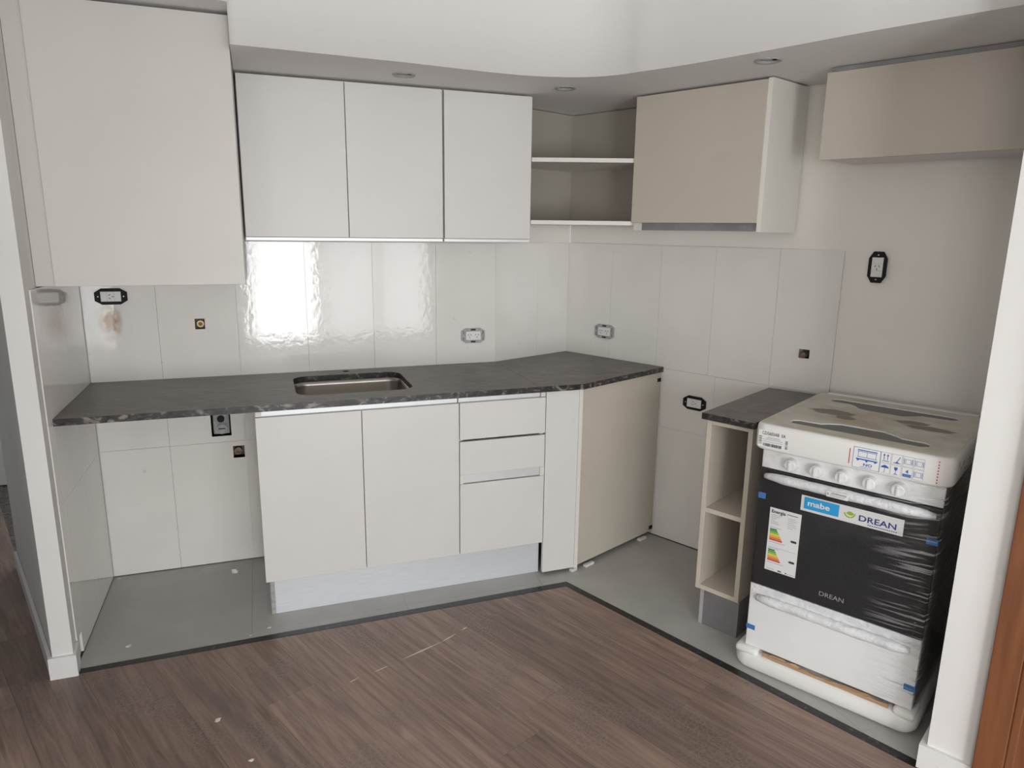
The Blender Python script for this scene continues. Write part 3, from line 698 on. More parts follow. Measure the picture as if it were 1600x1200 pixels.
# base cabinets
YF = -.5955
t = Thing('sink_cabinet', 'cream base cabinet with two plain doors under the sink', 'cabinet', (.94, -.57, .166), 'A')
t.box('side_panel', .543, .561, -.575, -.02, .166, .874, m='edge')
t.box('side_panel', 1.320, 1.338, -.575, -.02, .166, .874, m='edge')
t.box('bottom_panel', .5615, 1.3195, -.575, -.02, .166, .184, m='laminate')
t.box('back_panel', .5615, 1.3195, -.030, -.022, .1845, .66, m='laminate')
t.box('door', .5415, .9382, YF, -.5765, .1675, .8475, m='laminate', bevel=.0012)
t.box('door', .9408, 1.3403, YF, -.5765, .1675, .8475, m='laminate', bevel=.0012)
t.box('grip_channel', .5635, 1.3375, -.5755, -.560, .840, .8740, m='alu_matt')
t.box('end_block', .5430, .5630, -.590, -.5755, .8500, .8740, m='edge')
t = Thing('drawer_cabinet', 'cream base cabinet with three drawers beside the sink doors', 'cabinet', (1.54, -.57, .166), 'A')
t.box('side_panel', 1.3430, 1.3590, -.575, -.02, .166, .874, m='edge')
t.box('side_panel', 1.713, 1.731, -.575, -.02, .166, .874, m='edge')
t.box('bottom_panel', 1.3595, 1.7125, -.575, -.02, .166, .184, m='laminate')
for z0, z1 in ((.1675, .4885), (.531, .6785), (.6875, .8475)):
    t.box('drawer', 1.3440, 1.7315, YF, -.5765, z0, z1, m='laminate', bevel=.0012)
t.box('grip_channel', 1.3425, 1.711, -.5755, -.560, .840, .8740, m='alu_matt')
t.box('grip_channel', 1.3600, 1.711, -.5880, -.5760, .492, .530, m='alu_matt')
t.box('end_block', 1.7115, 1.7320, -.590, -.5755, .8500, .8740, m='edge')
t.box('end_block', 1.7115, 1.7320, -.594, -.5768, .4900, .5300, m='edge')
t.box('end_block', 1.3440, 1.3595, -.594, -.5768, .4900, .5300, m='edge')
# plinth under both
t = Thing('plinth', 'brushed aluminium kickboard under the sink doors and drawers', 'kickboard', (1.15, -.549, 0), 'A')
t.box('board', .572, 1.7320, -.549, -.535, .001, .1655, m='alu')
bm = bmesh.new(); prism(bm, [(.5535, -.538), (.5535, -.546), (.557, -.5505), (.5715, -.5505), (.5715, -.534), (.5655, -.534), (.5655, -.515), (.5535, -.515)], .001, .1655)
t.part('corner_clip', bm, 'greyplastic')
t.box('return_board', .5545, .565, -.5145, -.05, .001, .1655, m='alu')
# corner filler + end panel
P1 = Vector((1.899, -.5975, 0)); P2 = Cw(.6225, .004)
dE = (P2-P1).normalized(); nE = Vector((-dE.y, dE.x, 0))
t = Thing('corner_cabinet', 'cream corner base cabinet with a slanted end door facing the cooker gap', 'cabinet', (1.95, -.5, .015), 'A')
t.box('filler_panel', 1.7345, 1.8920, YF, -.5775, .018, .874, m='laminate', bevel=.001)
Pa = P1; Pb = P2-dE*.006
t.part('end_door', prism(bmesh.new(), pl2(Pa+dE*.012, Pb, Pb+nE*.018, Pa+dE*.012+nE*.018), .026, .874), 'taupe')
t.part('corner_strip', prism(bmesh.new(), pl2(Vector((1.8925, -.5965, 0)), Pa+dE*.0115-nE*.003, Pa+dE*.0115+nE*.018, Vector((1.8925, -.5765, 0))), .014, .874), 'edge')
for z in (.835, .047):
    q = P2-dE*.030
    t.part('hinge_plate', prism(bmesh.new(), pl2(q-nE*.004, q+dE*.024-nE*.004, q+dE*.024-nE*.0005, q-nE*.0005), z-.009, z+.009), 'black')
for nm, (x, y), sx in (('a', (1.985, -.566), .030), ('b', (2.372, -.395), .028), ('c', (1.893, -.592), .018)):
    o = bx(bmesh.new(), -sx, sx, -.010, .010, 0, .0125, bevel=.002)
    s_ = obj('shim', o, 'crumb'); s_.location = (x, y, 0); s_.rotation_euler = (0, 0, math.atan2(dE.y, dE.x))
    tag(s_, {'a': 'white wedge under the end door near its front corner', 'b': 'white wedge under the end door near the wall', 'c': 'small white chip under the corner filler panel'}[nm], 'wedge', 'white wedges under the corner cabinet')

# ================================================================== WORKTOP AND SINK
ZT, ZB = .900, .8745
t = Thing('granite_worktop', 'dark dusty granite worktop with a sink cut-out running into the corner', 'worktop', (.8, -.3, ZB), 'A')
sink_o = rrect(.702, 1.178, -.497, -.112, .065, 7)
tap = [(.945+.016*math.cos(2*math.pi*k/16), -.045+.016*math.sin(2*math.pi*k/16)) for k in range(16)]
outer = [(LX+.0005, -.0005), (LX+.0005, -.612), (1.6985, -.612), (1.6940, -.0005)]
bm = bmesh.new(); holes = [sink_o, tap]
top = fill_holes(bm, outer, holes, ZT); bot = fill_holes(bm, outer, holes, ZB, flip=True)
for a, b in zip(top, bot):
    for i in range(len(a)): j = (i+1) % len(a); bm.faces.new([a[i], a[j], b[j], b[i]])
t.part('slab', bm, 'granite')
ce = Cw(.632, .0015); cf = Vector((1.888, -.612, 0))
t.part('slab', prism(bmesh.new(), pl2(Vector((1.6952, -.0005, 0)), Vector((XC, YC, 0))+nB*.001+NC*.001, ce, cf+Vector((.010, -.0035, 0)), cf, Vector((1.6998, -.612, 0))), ZB, ZT, bevel=.0015), 'granite')
# sink basin
t = Thing('sink', 'rectangular stainless steel undermount sink set in the dark worktop', 'sink', (.94, -.30, ZB), 'A')
bm = bmesh.new(); rings = []
for ins, z, r in ((-.016, ZB-.0008, .08), (.002, ZB-.0008, .063), (.003, .855, .062), (.006, .765, .060), (.014, .742, .055), (.030, .735, .05)):
    rings.append([(x, y, z) for x, y in rrect(.702+ins, 1.178-ins, -.497+ins, -.112-ins, r, 7)])
loft(bm, rings, False, True); ob = t.part('basin', bm, 'steel', smooth=True)
bm = bmesh.new(); loft(bm, [[(.94+r*math.cos(2*math.pi*k/24), -.30+r*math.sin(2*math.pi*k/24), z) for k in range(24)] for r, z in ((.045, .736), (.043, .739), (.032, .737), (.028, .728))]); t.part('drain', bm, 'alu_matt', smooth=True)
# narrow worktop and shelf cabinet beside the cooker
o = structure('narrow_worktop', prism(bmesh.new(), [(1.200, -.645), (1.409, -.645), (1.405, -.006), (1.186, -.030)], .866, .8905, bevel=.0015), 'granite', 'C'); del o['kind']
tag(o, 'short narrow granite worktop on the open shelf cabinet beside the cooker', 'worktop')
t = Thing('shelf_cabinet', 'narrow open cream base cabinet with two compartments beside the wrapped cooker', 'cabinet', (1.305, -.62, .168), 'C')
t.box('side_panel', 1.216, 1.234, -.626, -.04, .168, .8655, m='taupe2')
t.box('side_panel', 1.380, 1.398, -.626, -.04, .168, .8655, m='taupe2')
t.box('top_panel', 1.2345, 1.3795, -.6255, -.04, .8475, .8650, m='taupe2')
t.box('bottom_panel', 1.2345, 1.3795, -.6255, -.04, .168, .186, m='taupe2')
t.box('shelf', 1.2345, 1.3795, -.6250, -.055, .494, .512, m='taupe2')
t.box('back_panel', 1.2345, 1.3795, -.052, -.044, .1865, .847, m='taupe2')
pb = t.box('plinth_board', 1.240, 1.372, -.592, -.580, .001, .1675, m='plinth')
t.box('plinth_corner', 1.224, 1.2395, -.594, -.575, .001, .1675, m='alu_matt'); t.box('plinth_corner', 1.3725, 1.389, -.594, -.575, .001, .1675, m='plinth')
t.box('plinth_side', 1.378, 1.388, -.5745, -.08, .001, .1675, m='plinth')

# ================================================================== SOCKETS AND PIPES
def octo(w, h, c, d=0): return [(-w+c, -h), (w-c, -h), (w, -h+c*.62), (w, h-c*.62), (w-c, h), (-w+c, h), (-w, h-c*.62), (-w, -h+c*.62)]
def socket(frame, u, v, label, style, vertical=False, n_out=1):
    t = Thing('socket', label, 'socket', (u, -.0005, v), frame, 'bare sockets without cover plates')
    if vertical: t.o.rotation_euler = (0, math.radians(90), t.o.rotation_euler[2]); t.o.rotation_mode = 'ZYX' ; t.o.rotation_mode = 'XYZ'
    W, Hh = .0605, .0335
    if style == 'grey': Hh = .037
    mm = 'black' if style == 'black' else 'greyplastic'
    iw, ih = (.0385, .0215) if style == 'black' else (.039, .0225)
    bm = bmesh.new()
    # frame with a rectangular window: ring of the octagon around the insert
    oc = octo(W, Hh, .026 if style == 'black' else .022)
    fr = fill = None
    lo = fill_holes(bm, oc, [[(-iw, -ih), (iw, -ih), (iw, ih), (-iw, ih)]], 0)
    lo2 = fill_holes(bm, oc, [[(-iw, -ih), (iw, -ih), (iw, ih), (-iw, ih)]], .008)
    for a, b in zip(lo, lo2):
        for i in range(len(a)): j = (i+1) % len(a); bm.faces.new([a[i], a[j], b[j], b[i]])
    for v_ in bm.verts: v_.co = Vector((u+v_.co.x, -v_.co.z-.0005, v+v_.co.y))
    t.part('frame', bm, mm)
    t.box('insert', u-iw+.0008, u+iw-.0008, -.011, -.0006, v-ih+.0008, v+ih-.0008, m='whiteplastic', bevel=.0012)
    cs = (0,) if n_out == 1 else (-.019, .019)
    for c in cs:
        for dx, dz, a in ((-.0070, .0045, .5), (.0070, .0045, -.5), (0, -.0075, 0)):
            bm = bx(bmesh.new(), -.0012, .0012, -.0114, -.0105, -.0040, .0040)
            ang = a
            if style == 'black':      # single outlet lies turned by a quarter
                pos = Vector((c+(dz if True else 0), 0, dx)); pos = Vector((c-dz*1.0, 0, dx)); ang = a+math.pi/2
            else: pos = Vector((c, 0, 0))+Vector((dx, 0, dz))
            bmesh.ops.transform(bm, matrix=Matrix.Translation((u+pos.x, 0, v+pos.z)) @ Matrix.Rotation(ang, 4, 'Y'), verts=bm.verts)
            t.part('slot', bm, 'dark')
    if style == 'black':
        for s in (-1, 1):
            bm = tube(bmesh.new(), [(u+s*.0475, -.0085, v), (u+s*.0475, -.0095, v)], .0025, 10); t.part('screw', bm, 'alu_matt')
            t.box('joint_line', u+s*.0135-.0004, u+s*.0135+.0004, -.0112, -.0106, v-ih+.002, v+ih-.002, m='greyplastic')
    else:
        for dz in (-.030, .030): t.box('clip_slot', u-.0125, u+.0125, -.0092, -.0080, v+dz-.0035, v+dz+.0035, m='dark')
        for s in (-1, 1):
            for dz in (-.020, -.012, .012, .020):
                bm = tube(bmesh.new(), [(u+s*.0505, -.0082, v+dz), (u+s*.0505, -.0090, v+dz)], .0028, 8); t.part('screw_hole', bm, 'dark')
    return t
socket('A', .002, 1.263, 'black framed socket under the tall wall cabinet next to the rusty stain', 'black')
socket('A', 1.5775, 1.039, 'grey framed double socket on the tiles behind the drawers', 'grey', n_out=2)
socket('C', .263, 1.038, 'grey framed double socket on the cooker side of the corner', 'grey', n_out=2)
socket('C', .816, .747, 'black framed socket low on the tiles beside the narrow worktop', 'black')
tv = socket('C', 1.5625, 1.432, 'upright black framed socket on the painted wall above the cooker', 'black')
# the upright one: turn the whole thing a quarter about its wall normal
e = tv.o; org, rot = FRAME['C']
e.rotation_mode = 'QUATERNION'
e.rotation_quaternion = (Matrix.Rotation(rot, 3, 'Z') @ Matrix.Rotation(math.radians(90), 3, 'Y')).to_quaternion()

def recess(t, h, m, depth=.05):
    bm = bmesh.new(); u0, u1, v0, v1 = h
    c = [(u0, v0), (u1, v0), (u1, v1), (u0, v1)]
    f = [bm.verts.new((p[0], .002, p[1])) for p in c]; b = [bm.verts.new((p[0], depth, p[1])) for p in c]
    for i in range(4): bm.faces.new([f[i], f[(i+1) % 4], b[(i+1) % 4], b[i]])
    bm.faces.new(b); t.part('recess', bm, m)
def ring(bm, u, v, y0, y1, ro, ri, seg=20):
    R = []
    for r, y in ((ri, y1), (ro, y1), (ro, y0), (ri, y0), (ri, y1)):
        R.append([(u+r*math.cos(2*math.pi*k/seg), y, v+r*math.sin(2*math.pi*k/seg)) for k in range(seg)])
    loft(bm, R, False, False); return bm
def disc(bm, u, v, y0, y1, r, seg=18):
    loft(bm, [[(u+r*math.cos(2*math.pi*k/seg), y, v+r*math.sin(2*math.pi*k/seg)) for k in range(seg)] for y in (y0, y1)]); return bm
t = Thing('water_outlet', 'brass water outlet in a square cut above the worktop', 'pipe fitting', (.333, 0, 1.137), 'A', 'pipe outlets in the tiles')
recess(t, hA[0], 'mortar', .03)
t.part('socket_ring', ring(bmesh.new(), .335, 1.137, .001, .028, .0150, .0085), 'brass', smooth=False); t.part('bore', disc(bmesh.new(), .335, 1.137, .010, .02, .0088), 'rust')
t = Thing('water_outlet', 'rusty water outlet in a square cut below the worktop', 'pipe fitting', (.4535, 0, .54), 'A', 'pipe outlets in the tiles')
recess(t, hA[2], 'mortar', .045)
t.part('socket_ring', ring(bmesh.new(), .450, .541, .012, .04, .0165, .011), 'rust'); t.part('bore', disc(bmesh.new(), .450, .541, .02, .03, .0112), 'rust')
t = Thing('drain_outlet', 'grey plastic double drain outlet in a cut right under the worktop', 'drain', (.3855, 0, .68), 'A')
recess(t, hA[1], 'dark', .07)
t.box('plate', .352, .421, .012, .030, .628, .738, m='pvc', bevel=.004)
t.part('collar', ring(bmesh.new(), .386, .707, .004, .016, .026, .0165), 'pvc'); t.part('open_bore', disc(bmesh.new(), .386, .700, .002, .0115, .0155), 'dark')
cp = t.part('screw_cap', disc(bmesh.new(), .3885, .655, .001, .0115, .0215), 'greyplastic')
t.part('collar', ring(bmesh.new(), .3885, .655, .004, .0115, .0265, .0225), 'pvc')
bm = bx(bmesh.new(), .374, .403, -.001, .0012, .6535, .6575); t.part('grip_bar', bm, 'dark', parent=cp)
t = Thing('gas_outlet', 'rusty gas pipe stub in a square cut above the narrow worktop', 'pipe fitting', (1.313, 0, 1.055), 'C', 'pipe outlets in the tiles')
recess(t, hC[0], 'mortar', .04)
t.part('pipe_stub', tube(bmesh.new(), [(1.312, .035, 1.050), (1.312, -.018, 1.050)], .0125, 14), 'rust', smooth=False)
t.part('nut', tube(bmesh.new(), [(1.312, -.012, 1.050), (1.312, -.026, 1.050)], .0095, 6), 'rust')

# ================================================================== COOKER
s0, o0, al = 1.4545, .7545, .0369
CO = Cw(s0, o0); CROT = PHI+al
FRAME['S'] = (CO, CROT)
t = Thing('cooker', 'new black and white gas cooker wrapped in film with foam packaging', 'cooker', (0, 0, 0), 'S')
W, D = .597, .676
B0, B1 = .030, .580
# body
t.box('body', B0+.001, B1-.001, .040, .64, .075, .835, m='stoveside')
t.box('control_panel', B0, B1, .029, .0395, .766, .8365, m='panel', bevel=.002)
for u in (.132, .214, .294, .376, .459):
    bm = bmesh.new(); c = (u, .80)
    prof = ((.0225, .0288), (.0220, .020), (.0190, .006), (.0165, .0045))
    loft(bm, [[(u+r*math.cos(2*math.pi*k/24), y, .797+r*math.sin(2*math.pi*k/24)) for k in range(24)] for r, y in prof])
    kn = t.part('knob', bm, 'knob', smooth=False)
    t.part('grip', bx(bmesh.new(), u-.0035, u+.0035, -.003, .0044, .781, .813, bevel=.0015), 'knob', parent=kn)
door = t.box('oven_door', B0+.001, B1-.001, .022, .0395, .333, .7635, m='glassblack', bevel=.002)
t.box('inner_window', .20, .50, .0214, .0219, .43, .60, m='glassblack', parent=door)
t.box('storage_drawer', B0+.002, B1-.002, .024, .0395, .085, .327, m='enamel', bevel=.002)
# handle wrapped in foam
bm = bmesh.new(); pts = []
for k in range(25):
    q = k/24; u = .050+q*.515
    e_ = min(q, 1-q); bow = .018*min(1, e_/.10)
    pts.append((u, .020-bow, .7455-.006*(1-min(1, e_/.08))))
rad = [.010+.006*min(1, min(k, 24-k)/2.5)+random.uniform(-.001, .001) for k in range(25)]
hd = t.part('handle', tube(bm, pts, rad, 14), 'wrapfoam', smooth=True, label='oven handle wrapped in white foam sheet')
# foam strip above the drawer
bm = bmesh.new(); pts = [(.060+.49*k/20, .016+random.uniform(-.001, .001), .286+random.uniform(-.001, .001)) for k in range(21)]
t.part('foam_strip', tube(bm, pts, [.011+.007*min(1, min(k, 20-k)/2)+random.uniform(-.0006, .0006) for k in range(21)], 12), 'wrapfoam', smooth=True)
t.box('foam_sheet', B0+.004, B1-.004, .0195, .0235, .300, .3325, m='wrapfoam')
# foam base tray
bm = bmesh.new(); rings = []
for ins, z in ((.030, .002), (.012, .006), (.003, .018), (0, .034), (.003, .052), (.010, .064), (.020, .068)):
    rings.append([(x, y, z) for x, y in rrect(-.004+ins, W+.004-ins, -.004+ins, .67-ins, max(.055-ins, .02), 7)])
loft(bm, rings); t.part('foam_base', bm, 'foam', smooth=True)
for u0_, u1_ in ((.002, .085), (.528, .592)):
    bm = bmesh.new(); bx(bm, u0_, u1_, .002, .10, .055, .084, bevel=.012); t.part('foam_corner', bm, 'foam', smooth=True)
bm = bmesh.new(); bx(bm, .10, .515, .012, .0235, .0665, .078)
bmesh.ops.subdivide_edges(bm, edges=[e for e in bm.edges if abs(e.verts[0].co.x-e.verts[1].co.x) > .1], cuts=22)
for v_ in bm.verts: v_.co.z += random.uniform(-.004, .004) if v_.co.z > .07 else 0
t.part('cardboard_strip', bm, 'card')
# foam top cap with slots
bm = bmesh.new(); zt, zb = .9265, .8365
def ringz(ins, z, r): return [(x, y, z) for x, y in rrect(ins, W-ins, ins, D-ins, r, 7)]
sl1 = [(.088, .092), (.104, .078), (.490, .080), (.508, .095), (.510, .124), (.49, .138), (.425, .140), (.405, .158), (.36, .184), (.23, .182), (.195, .160), (.175, .138), (.105, .134), (.088, .120)]
sl2 = [(.092, .555), (.084, .535), (.092, .508), (.165, .504), (.188, .484), (.205, .458), (.25, .446), (.355, .446), (.38, .470), (.405, .500), (.495, .504), (.512, .520), (.512, .546), (.495, .560), (.11, .564)]
top_outer = rrect(.016, W-.016, .016, D-.016, .028, 7)
rings = [ringz(.012, zb, .035), ringz(.004, zb, .042), ringz(0, zb+.006, .045), ringz(0, zt-.020, .045), ringz(.003, zt-.008, .042), ringz(.009, zt-.002, .036), [(x, y, zt) for x, y in top_outer]]
rv = loft(bm, rings, True, False)
lp = fill_holes(bm, top_outer, [sl1, sl2], zt)
for l_ in lp[1:]:
    b = [bm.verts.new((v_.co.x, v_.co.y, zt-.035)) for v_ in l_]
    for i in range(len(l_)): j = (i+1) % len(l_); bm.faces.new([l_[i], l_[j], b[j], b[i]])
    bm.faces.new(b)
bmesh.ops.remove_doubles(bm, verts=bm.verts, dist=1e-5)
cap = t.part('foam_cap', bm, 'foamtop')
for p in cap.data.polygons:
    p.use_smooth = abs(p.normal.z) < .98 and min(v for v in [p.center.x, W-p.center.x, p.center.y, D-p.center.y]) < .02
for s_, nm in ((sl1, 'a'), (sl2, 'b')):
    bm = bmesh.new(); cxm = sum(p[0] for p in s_)/len(s_); cym = sum(p[1] for p in s_)/len(s_)
    prism(bm, [(cxm+(p[0]-cxm)*.995, cym+(p[1]-cym)*.98) for p in s_], zt-.0345, zt-.0035); t.part('cooktop_glimpse', bm, 'slotgrey', parent=cap)
t.box('back_ridge', .04, W-.04, .628, .655, zt-.001, zt+.004, m='foam', parent=cap, bevel=.0015)
# ---- flat print on the packaging and door
def prints(name, rects, v, parent, thick=.0003):
    bm = bmesh.new(); mats = []; 
    for (u0_, u1_, z0, z1, mm) in rects:
        if mm not in mats: mats.append(mm)
        n0 = len(bm.faces); bx(bm, u0_, u1_, v-thick, v, z0, z1)
        bm.faces.ensure_lookup_table()
        for f in bm.faces[n0:]: f.material_index = mats.index(mm)
    return t.part(name, bm, mats, parent=parent)
def lettering(body, u, z, size, v, m, parent, align='LEFT', bold=0.0, wide=1.0, spacing=1.0):
    me = text_mesh(body, size, align, bold, spacing); bm = bmesh.new(); bm.from_mesh(me); bpy.data.meshes.remove(me)
    for v_ in bm.verts: v_.co = Vector((u+v_.co.x*wide, v, z+v_.co.y))
    me2 = bpy.data.meshes.new('lettering'); bm.to_mesh(me2); bm.free(); me2.materials.append(M[m])
    o = bpy.data.objects.new('lettering', me2); COL.objects.link(o); o.parent = parent; return o
# code label on the cap
lb = prints('code_label', [(.020, .124, .8465, .9055, 'label')], -.0002, cap)
lettering('CD5603AB  0A', .032, .8905, .0155, -.0009, 'ink', lb, bold=.0002, wide=.80)
rc = []
u = .038
while u < .100:
    w_ = random.choice((.0008, .0012, .002)); rc.append((u, u+w_, .8505, .8610, 'ink')); u += w_+random.choice((.0008, .0014))
for k in range(7): rc.append((.0225, .0325, .856+k*.0042, .856+k*.0042+random.choice((.0014, .0024)), 'ink'))
for k in range(7): rc.append((.112, .1205, .853+k*.0042, .853+k*.0042+random.choice((.0014, .0024)), 'ink'))
for z_, a, b in ((.8825, .052, .092), (.8785, .046, .096), (.8735, .036, .104), (.8665, .036, .104)): rc.append((a, b, z_, z_+.0012, 'inkgrey'))
prints('barcode', rc, -.0007, lb)
# handling pictograms
rc = [(.3125, .3150, .853, .902, 'inkred')]
pk = prints('pictogram_panel', [(.324, .522, .844, .911, 'label')], -.0002, cap)
L = .0009
def frame_(x0, x1, z0, z1, mm='inkblue', L=L): return [(x0, x1, z0, z0+L, mm), (x0, x1, z1-L, z1, mm), (x0, x0+L, z0, z1, mm), (x1-L, x1, z0, z1, mm)]
rc += frame_(.324, .402, .8445, .9105)
for x0, x1 in ((.4025, .4310), (.4330, .4615), (.4635, .4920), (.4940, .5215)):
    for z0, z1 in ((.8785, .9105), (.8445, .8765)): rc += frame_(x0, x1, z0, z1, 'inkgrey', .0006)
rc += frame_(.509, .5485, .8785, .9105, 'inkgrey', .0006) if False else []
# stacked boxes on a pallet
rc += [(.336, .392, .9010, .9040, 'inkblue'), (.336, .392, .8975, .8990, 'inkblue'), (.338, .339, .881, .8975, 'inkblue'), (.389, .390, .881, .8975, 'inkblue'), (.3635, .3645, .881, .8975, 'inkblue'), (.336, .392, .8800, .8815, 'inkblue'), (.333, .395, .8715, .8755, 'inkblue'), (.336, .342, .868, .8715, 'inkblue'), (.361, .367, .867, .8715, 'inkblue'), (.386, .392, .868, .8715, 'inkblue'), (.347, .380, .8490, .8500, 'inkblue')]
# two arrows up
for x in (.4118, .4218): rc += [(x-.0009, x+.0009, .887, .902, 'inkblue'), (x-.003, x+.003, .900, .902, 'inkblue'), (x-.002, x+.002, .902, .904, 'inkblue'), (x-.001, x+.001, .904, .9058, 'inkblue')]
rc += [(.4070, .4266, .8825, .8845, 'inkblue')]
# hand truck
rc += [(.4465+k*.0011, .4485+k*.0011, .886+k*.0022, .8885+k*.0022, 'inkblue') for k in range(8)] + [(.4375, .4575, .8825, .8845, 'inkblue'), (.4440, .4520, .8845, .887, 'inkblue')]
# clamps
for x0, z0 in ((.4778, .8945), (.5078, .8945), (.5078, .8605)):
    rc += frame_(x0-.0075, x0+.0075, z0-.0075, z0+.0075) + [(x0-.0115, x0-.0100, z0-.009, z0+.009, 'inkblue'), (x0+.0100, x0+.0115, z0-.009, z0+.009, 'inkblue')]
# umbrella
for k in range(6): rc.append((.4168-.0110+k*.0009*k*.45, .4168+.0110-k*.0009*k*.45, .862+k*.0016, .8637+k*.0016, 'inkblue'))
rc += [(.4163, .4175, .850, .862, 'inkblue'), (.4131, .4175, .8485, .8498, 'inkblue')]
# glass
rc += [(.4428, .4518, .863, .8705, 'inkblue'), (.4443, .4503, .8605, .863, 'inkblue'), (.4467, .4479, .850, .8605, 'inkblue'), (.4423, .4523, .848, .850, 'inkblue')]
# four layers
rc += [(.4660, .4896, .8475, .8515, 'inkblue'), (.4660, .4896, .8522, .8560, 'inkblue')]
# dashed red tape line
rc += [(.5555, .5590, .8465+k*.0092, .8505+k*.0092, 'inkred') for k in range(8)]
prints('pictogram', rc, -.0007, pk)['kind'] = 'stuff'
lettering('NO', .3555, .8535, .0125, -.0011, 'inkblue', pk, bold=.0003, wide=1.3)
lettering('4', .4735, .8585, .0165, -.0011, 'inkblue', pk, bold=.0003)
# print on the right-hand side of the cap
bm = bmesh.new()
for k in range(16):
    v0 = .07+.034*k; h_ = random.uniform(.004, .018); z_ = .850+random.uniform(0, .045)
    bx(bm, W-.0002, W+.0004, v0, v0+random.uniform(.004, .016), z_, z_+h_)
t.part('side_print', bm, 'inkgrey', parent=cap)['kind'] = 'stuff'
# banner on the door: mabe / leaf / DREAN
bn = prints('banner', [(.176, .486, .650, .7040, 'banner')], .0216, door)
prints('blue_logo_field', [(.186, .297, .6585, .6995, 'cyan')], .0211, bn)
lettering('mabe', .197, .6715, .0270, .0203, 'label', bn, bold=.0006, wide=1.22)
lettering('DREAN', .3560, .6655, .0270, .0205, 'inknavy', bn, bold=.0004, wide=1.26)
prints('small_print', [(.385+.0062*k, .3890+.0062*k, .6565, .6590, 'inknavy') for k in range(14)], .0208, bn)
bm = bmesh.new()       # leaf emblem: leaf plus two cupped strokes
def flat(pts): bm.faces.new([bm.verts.new((p[0], .0206, p[1])) for p in pts])
lf = []
for k in range(9): a = k/8*math.pi; lf.append((.331+.0105*math.cos(a+.7), .681+.0062*math.sin(a+.7)))
flat(lf); flat([(.331+.0105*math.cos(k/8*math.pi+.7+math.pi), .681+.0062*math.sin(k/8*math.pi+.7+math.pi)) for k in range(9)])
for r0_, r1_, a0, a1, cx, cz in ((.0135, .0175, math.pi*1.02, math.pi*1.55, .3295, .683), (.0135, .0175, math.pi*1.58, math.pi*2.02, .3295, .683)):
    N = 8
    for k in range(N):
        b0 = a0+(a1-a0)*k/N; b1 = a0+(a1-a0)*(k+1)/N
        flat([(cx+r*math.cos(b), cz+r*math.sin(b)) for r, b in ((r0_, b0), (r1_, b0), (r1_, b1), (r0_, b1))])
me_ = bpy.data.meshes.new('leaf_emblem'); bm.to_mesh(me_); bm.free(); me_.materials.append(M['leafgreen'])
oe = bpy.data.objects.new('leaf_emblem', me_); COL.objects.link(oe); oe.parent = bn
# warning slip under the handle
wl = prints('warning_slip', [(.264, .330, .7340, .7540, 'label')], -.0190, door)
lettering('ADVERTENCIA', .2780, .7455, .0072, -.0198, 'ink', wl, bold=.0001, wide=.98)
prints('small_print', [(.274, .322, .7415, .7428, 'inkgrey'), (.276, .318, .7375, .7388, 'inkgrey'), (.2665, .2705, .7405, .7470, 'inkgrey')], -.0194, wl)
# energy label
en = prints('energy_label', [(.076, .183, .400, .6320, 'label')], .0215, door)
lettering('Energia', .0815, .6140, .0165, .0206, 'ink', en, bold=.0004, wide=1.0)
rc = [(.135, .172, .6190, .6210, 'ink')]
for k, w_ in enumerate((.038, .030, .020, .014, .026, .030)): rc.append((.0815, .0815+w_, .6060-k*.0062, .6072-k*.0062, 'inkgrey'))
for k, w_ in enumerate((.026, .030, .022, .028, .030, .018)): rc.append((.140, .140+w_, .6060-k*.0068, .6072-k*.0068, 'inkgrey'))
for zb_ in (.5120, .4360):
    for k in range(7):
        rc.append((.0825, .1060+.0036*k, zb_+.0385-k*.0062, zb_+.0438-k*.0062, 'bar%d' % k))
    rc += [(.158, .175, zb_+.0120, zb_+.0195, 'ink'), (.155, .158, zb_+.0138, zb_+.0177, 'ink')]
    rc += [(.0825, .138, zb_-.0055, zb_-.0043, 'inkgrey'), (.0825, .120, zb_+.0475, zb_+.0487, 'inkgrey')]
rc += [(.082, .180, .4880, .4886, 'inkgrey'), (.082, .110, .4060, .4072, 'inkgrey'), (.122, .134, .4040, .4085, 'ink'), (.148, .152, .4040, .4085, 'ink'), (.154, .178, .4055, .4067, 'inkgrey')]
prints('energy_print', rc, .0209, en)
# embossed maker name at the foot of the glass
lettering('DREAN', .2640, .3690, .0225, .0212, 'inkgrey', door, wide=1.10)
# blue packing tape
for nm, (u0_, u1_, z0, z1) in enumerate(((.0300, .0620, .150, .168), (.5480, .5805, .150, .170), (.0300, .0560, .655, .676), (.5500, .5805, .648, .668))):
    bm = bx(bmesh.new(), u0_, u1_, .0205 if nm > 1 else .0225, .0219 if nm > 1 else .0239, z0, z1); t.part('blue_tape', bm, 'tape')
    if u0_ > .5:
        t.part('blue_tape', bx(bmesh.new(), .5797, .5806, .0240, .095, z0, z1), 'tape')
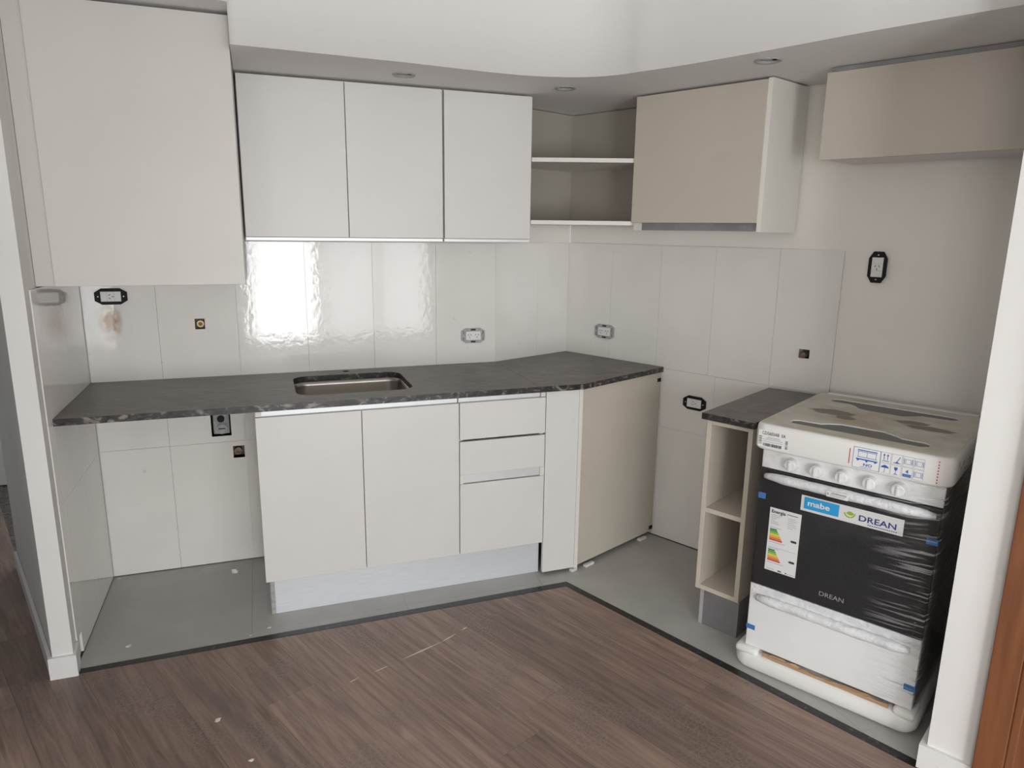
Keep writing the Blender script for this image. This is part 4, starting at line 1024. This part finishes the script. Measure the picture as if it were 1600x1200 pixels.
# stretch film around the front and both sides
bm = bmesh.new()
prof = [(B1+.006, .50), (B1+.006, .20), (B1+.0055, .045), (B1-.004, .016), (.545, .010), (.50, -.003), (.30, -.010), (.10, -.003), (.055, .010), (B0+.004, .016), (B0-.005, .045), (B0-.005, .20), (B0-.005, .50)]
zz = [.090, .20, .30, .34, .50, .66, .70, .76, .80, .832]
bulge = {.090: .0, .20: .3, .30: .3, .34: .3, .50: .35, .66: .7, .70: 1.7, .76: 2.0, .80: 1.2, .832: .5}
g = []
for z_ in zz:
    row = []
    for (u, v_) in prof:
        y_ = v_
        if .04 < u < .56 and v_ < .012: y_ = .0195-(.0195-v_)*bulge[z_]
        row.append(bm.verts.new((u, y_, z_)))
    g.append(row)
for i in range(len(g)-1):
    for j in range(len(prof)-1): bm.faces.new([g[i][j], g[i][j+1], g[i+1][j+1], g[i+1][j]])
t.part('stretch_film', bm, 'film', smooth=True, label='clear stretch film with glossy pleats')

# ================================================================== SMALL DEBRIS
crumbs = [((.402, -.129), .014, 'white plaster lump on the grey floor tile under the empty worktop end'),
          ((.040, -.614), .011, 'flat white flake on the grey floor tile near the left wall end'),
          ((.541, -.649), .009, 'small white flake on the grey tile in front of the kickboard corner'),
          ((-.085, -.020), .008, 'tiny plaster bits in the tiled corner under the worktop'),
          ((.376, -1.161), .011, 'torn white scrap on the dark planks'),
          ((.479, -1.379), .008, 'small white splinter on the dark planks'),
          ((.474, -.684), .006, 'tiny flake beside the granite strip')]
for (x, y), r, lb in crumbs:
    bm = bmesh.new(); bmesh.ops.create_icosphere(bm, subdivisions=2, radius=r)
    fl = .8 if 'lump' in lb else .18
    for v_ in bm.verts:
        v_.co *= 1+random.uniform(-.28, .28); v_.co.z *= fl
    zmin = min(v_.co.z for v_ in bm.verts)
    for v_ in bm.verts: v_.co.z -= zmin; v_.co.y *= .7
    o = obj('plaster_crumb', bm, 'crumb'); o.location = (x, y, 0); o.rotation_euler = (0, 0, random.uniform(0, 3)); tag(o, lb, 'debris', 'plaster crumbs on the floor')
# pale scratch across the planks: thin slivers
M['scratch'] = mat('pale_scratch', (.66, .60, .53), .8)
for (a, b, w_) in (((1.000, -1.026), (1.166, -.962), .0040), ((1.166, -.962), (1.235, -.925), .0030), ((.892, -1.068), (.945, -1.047), .0022), ((.799, -1.100), (.835, -1.082), .0022), ((1.262, -.908), (1.290, -.892), .0040), ((1.500, -.722), (1.520, -.762), .002)):
    a = Vector((*a, 0)); b = Vector((*b, 0)); d = (b-a).normalized(); n_ = Vector((-d.y, d.x, 0))*w_*.95; mdp = (a+b)/2
    bm = bmesh.new(); prism(bm, pl2(a, mdp-n_, b, mdp+n_), 0, .0006); obj('scratch_mark', bm, 'scratch', floor)
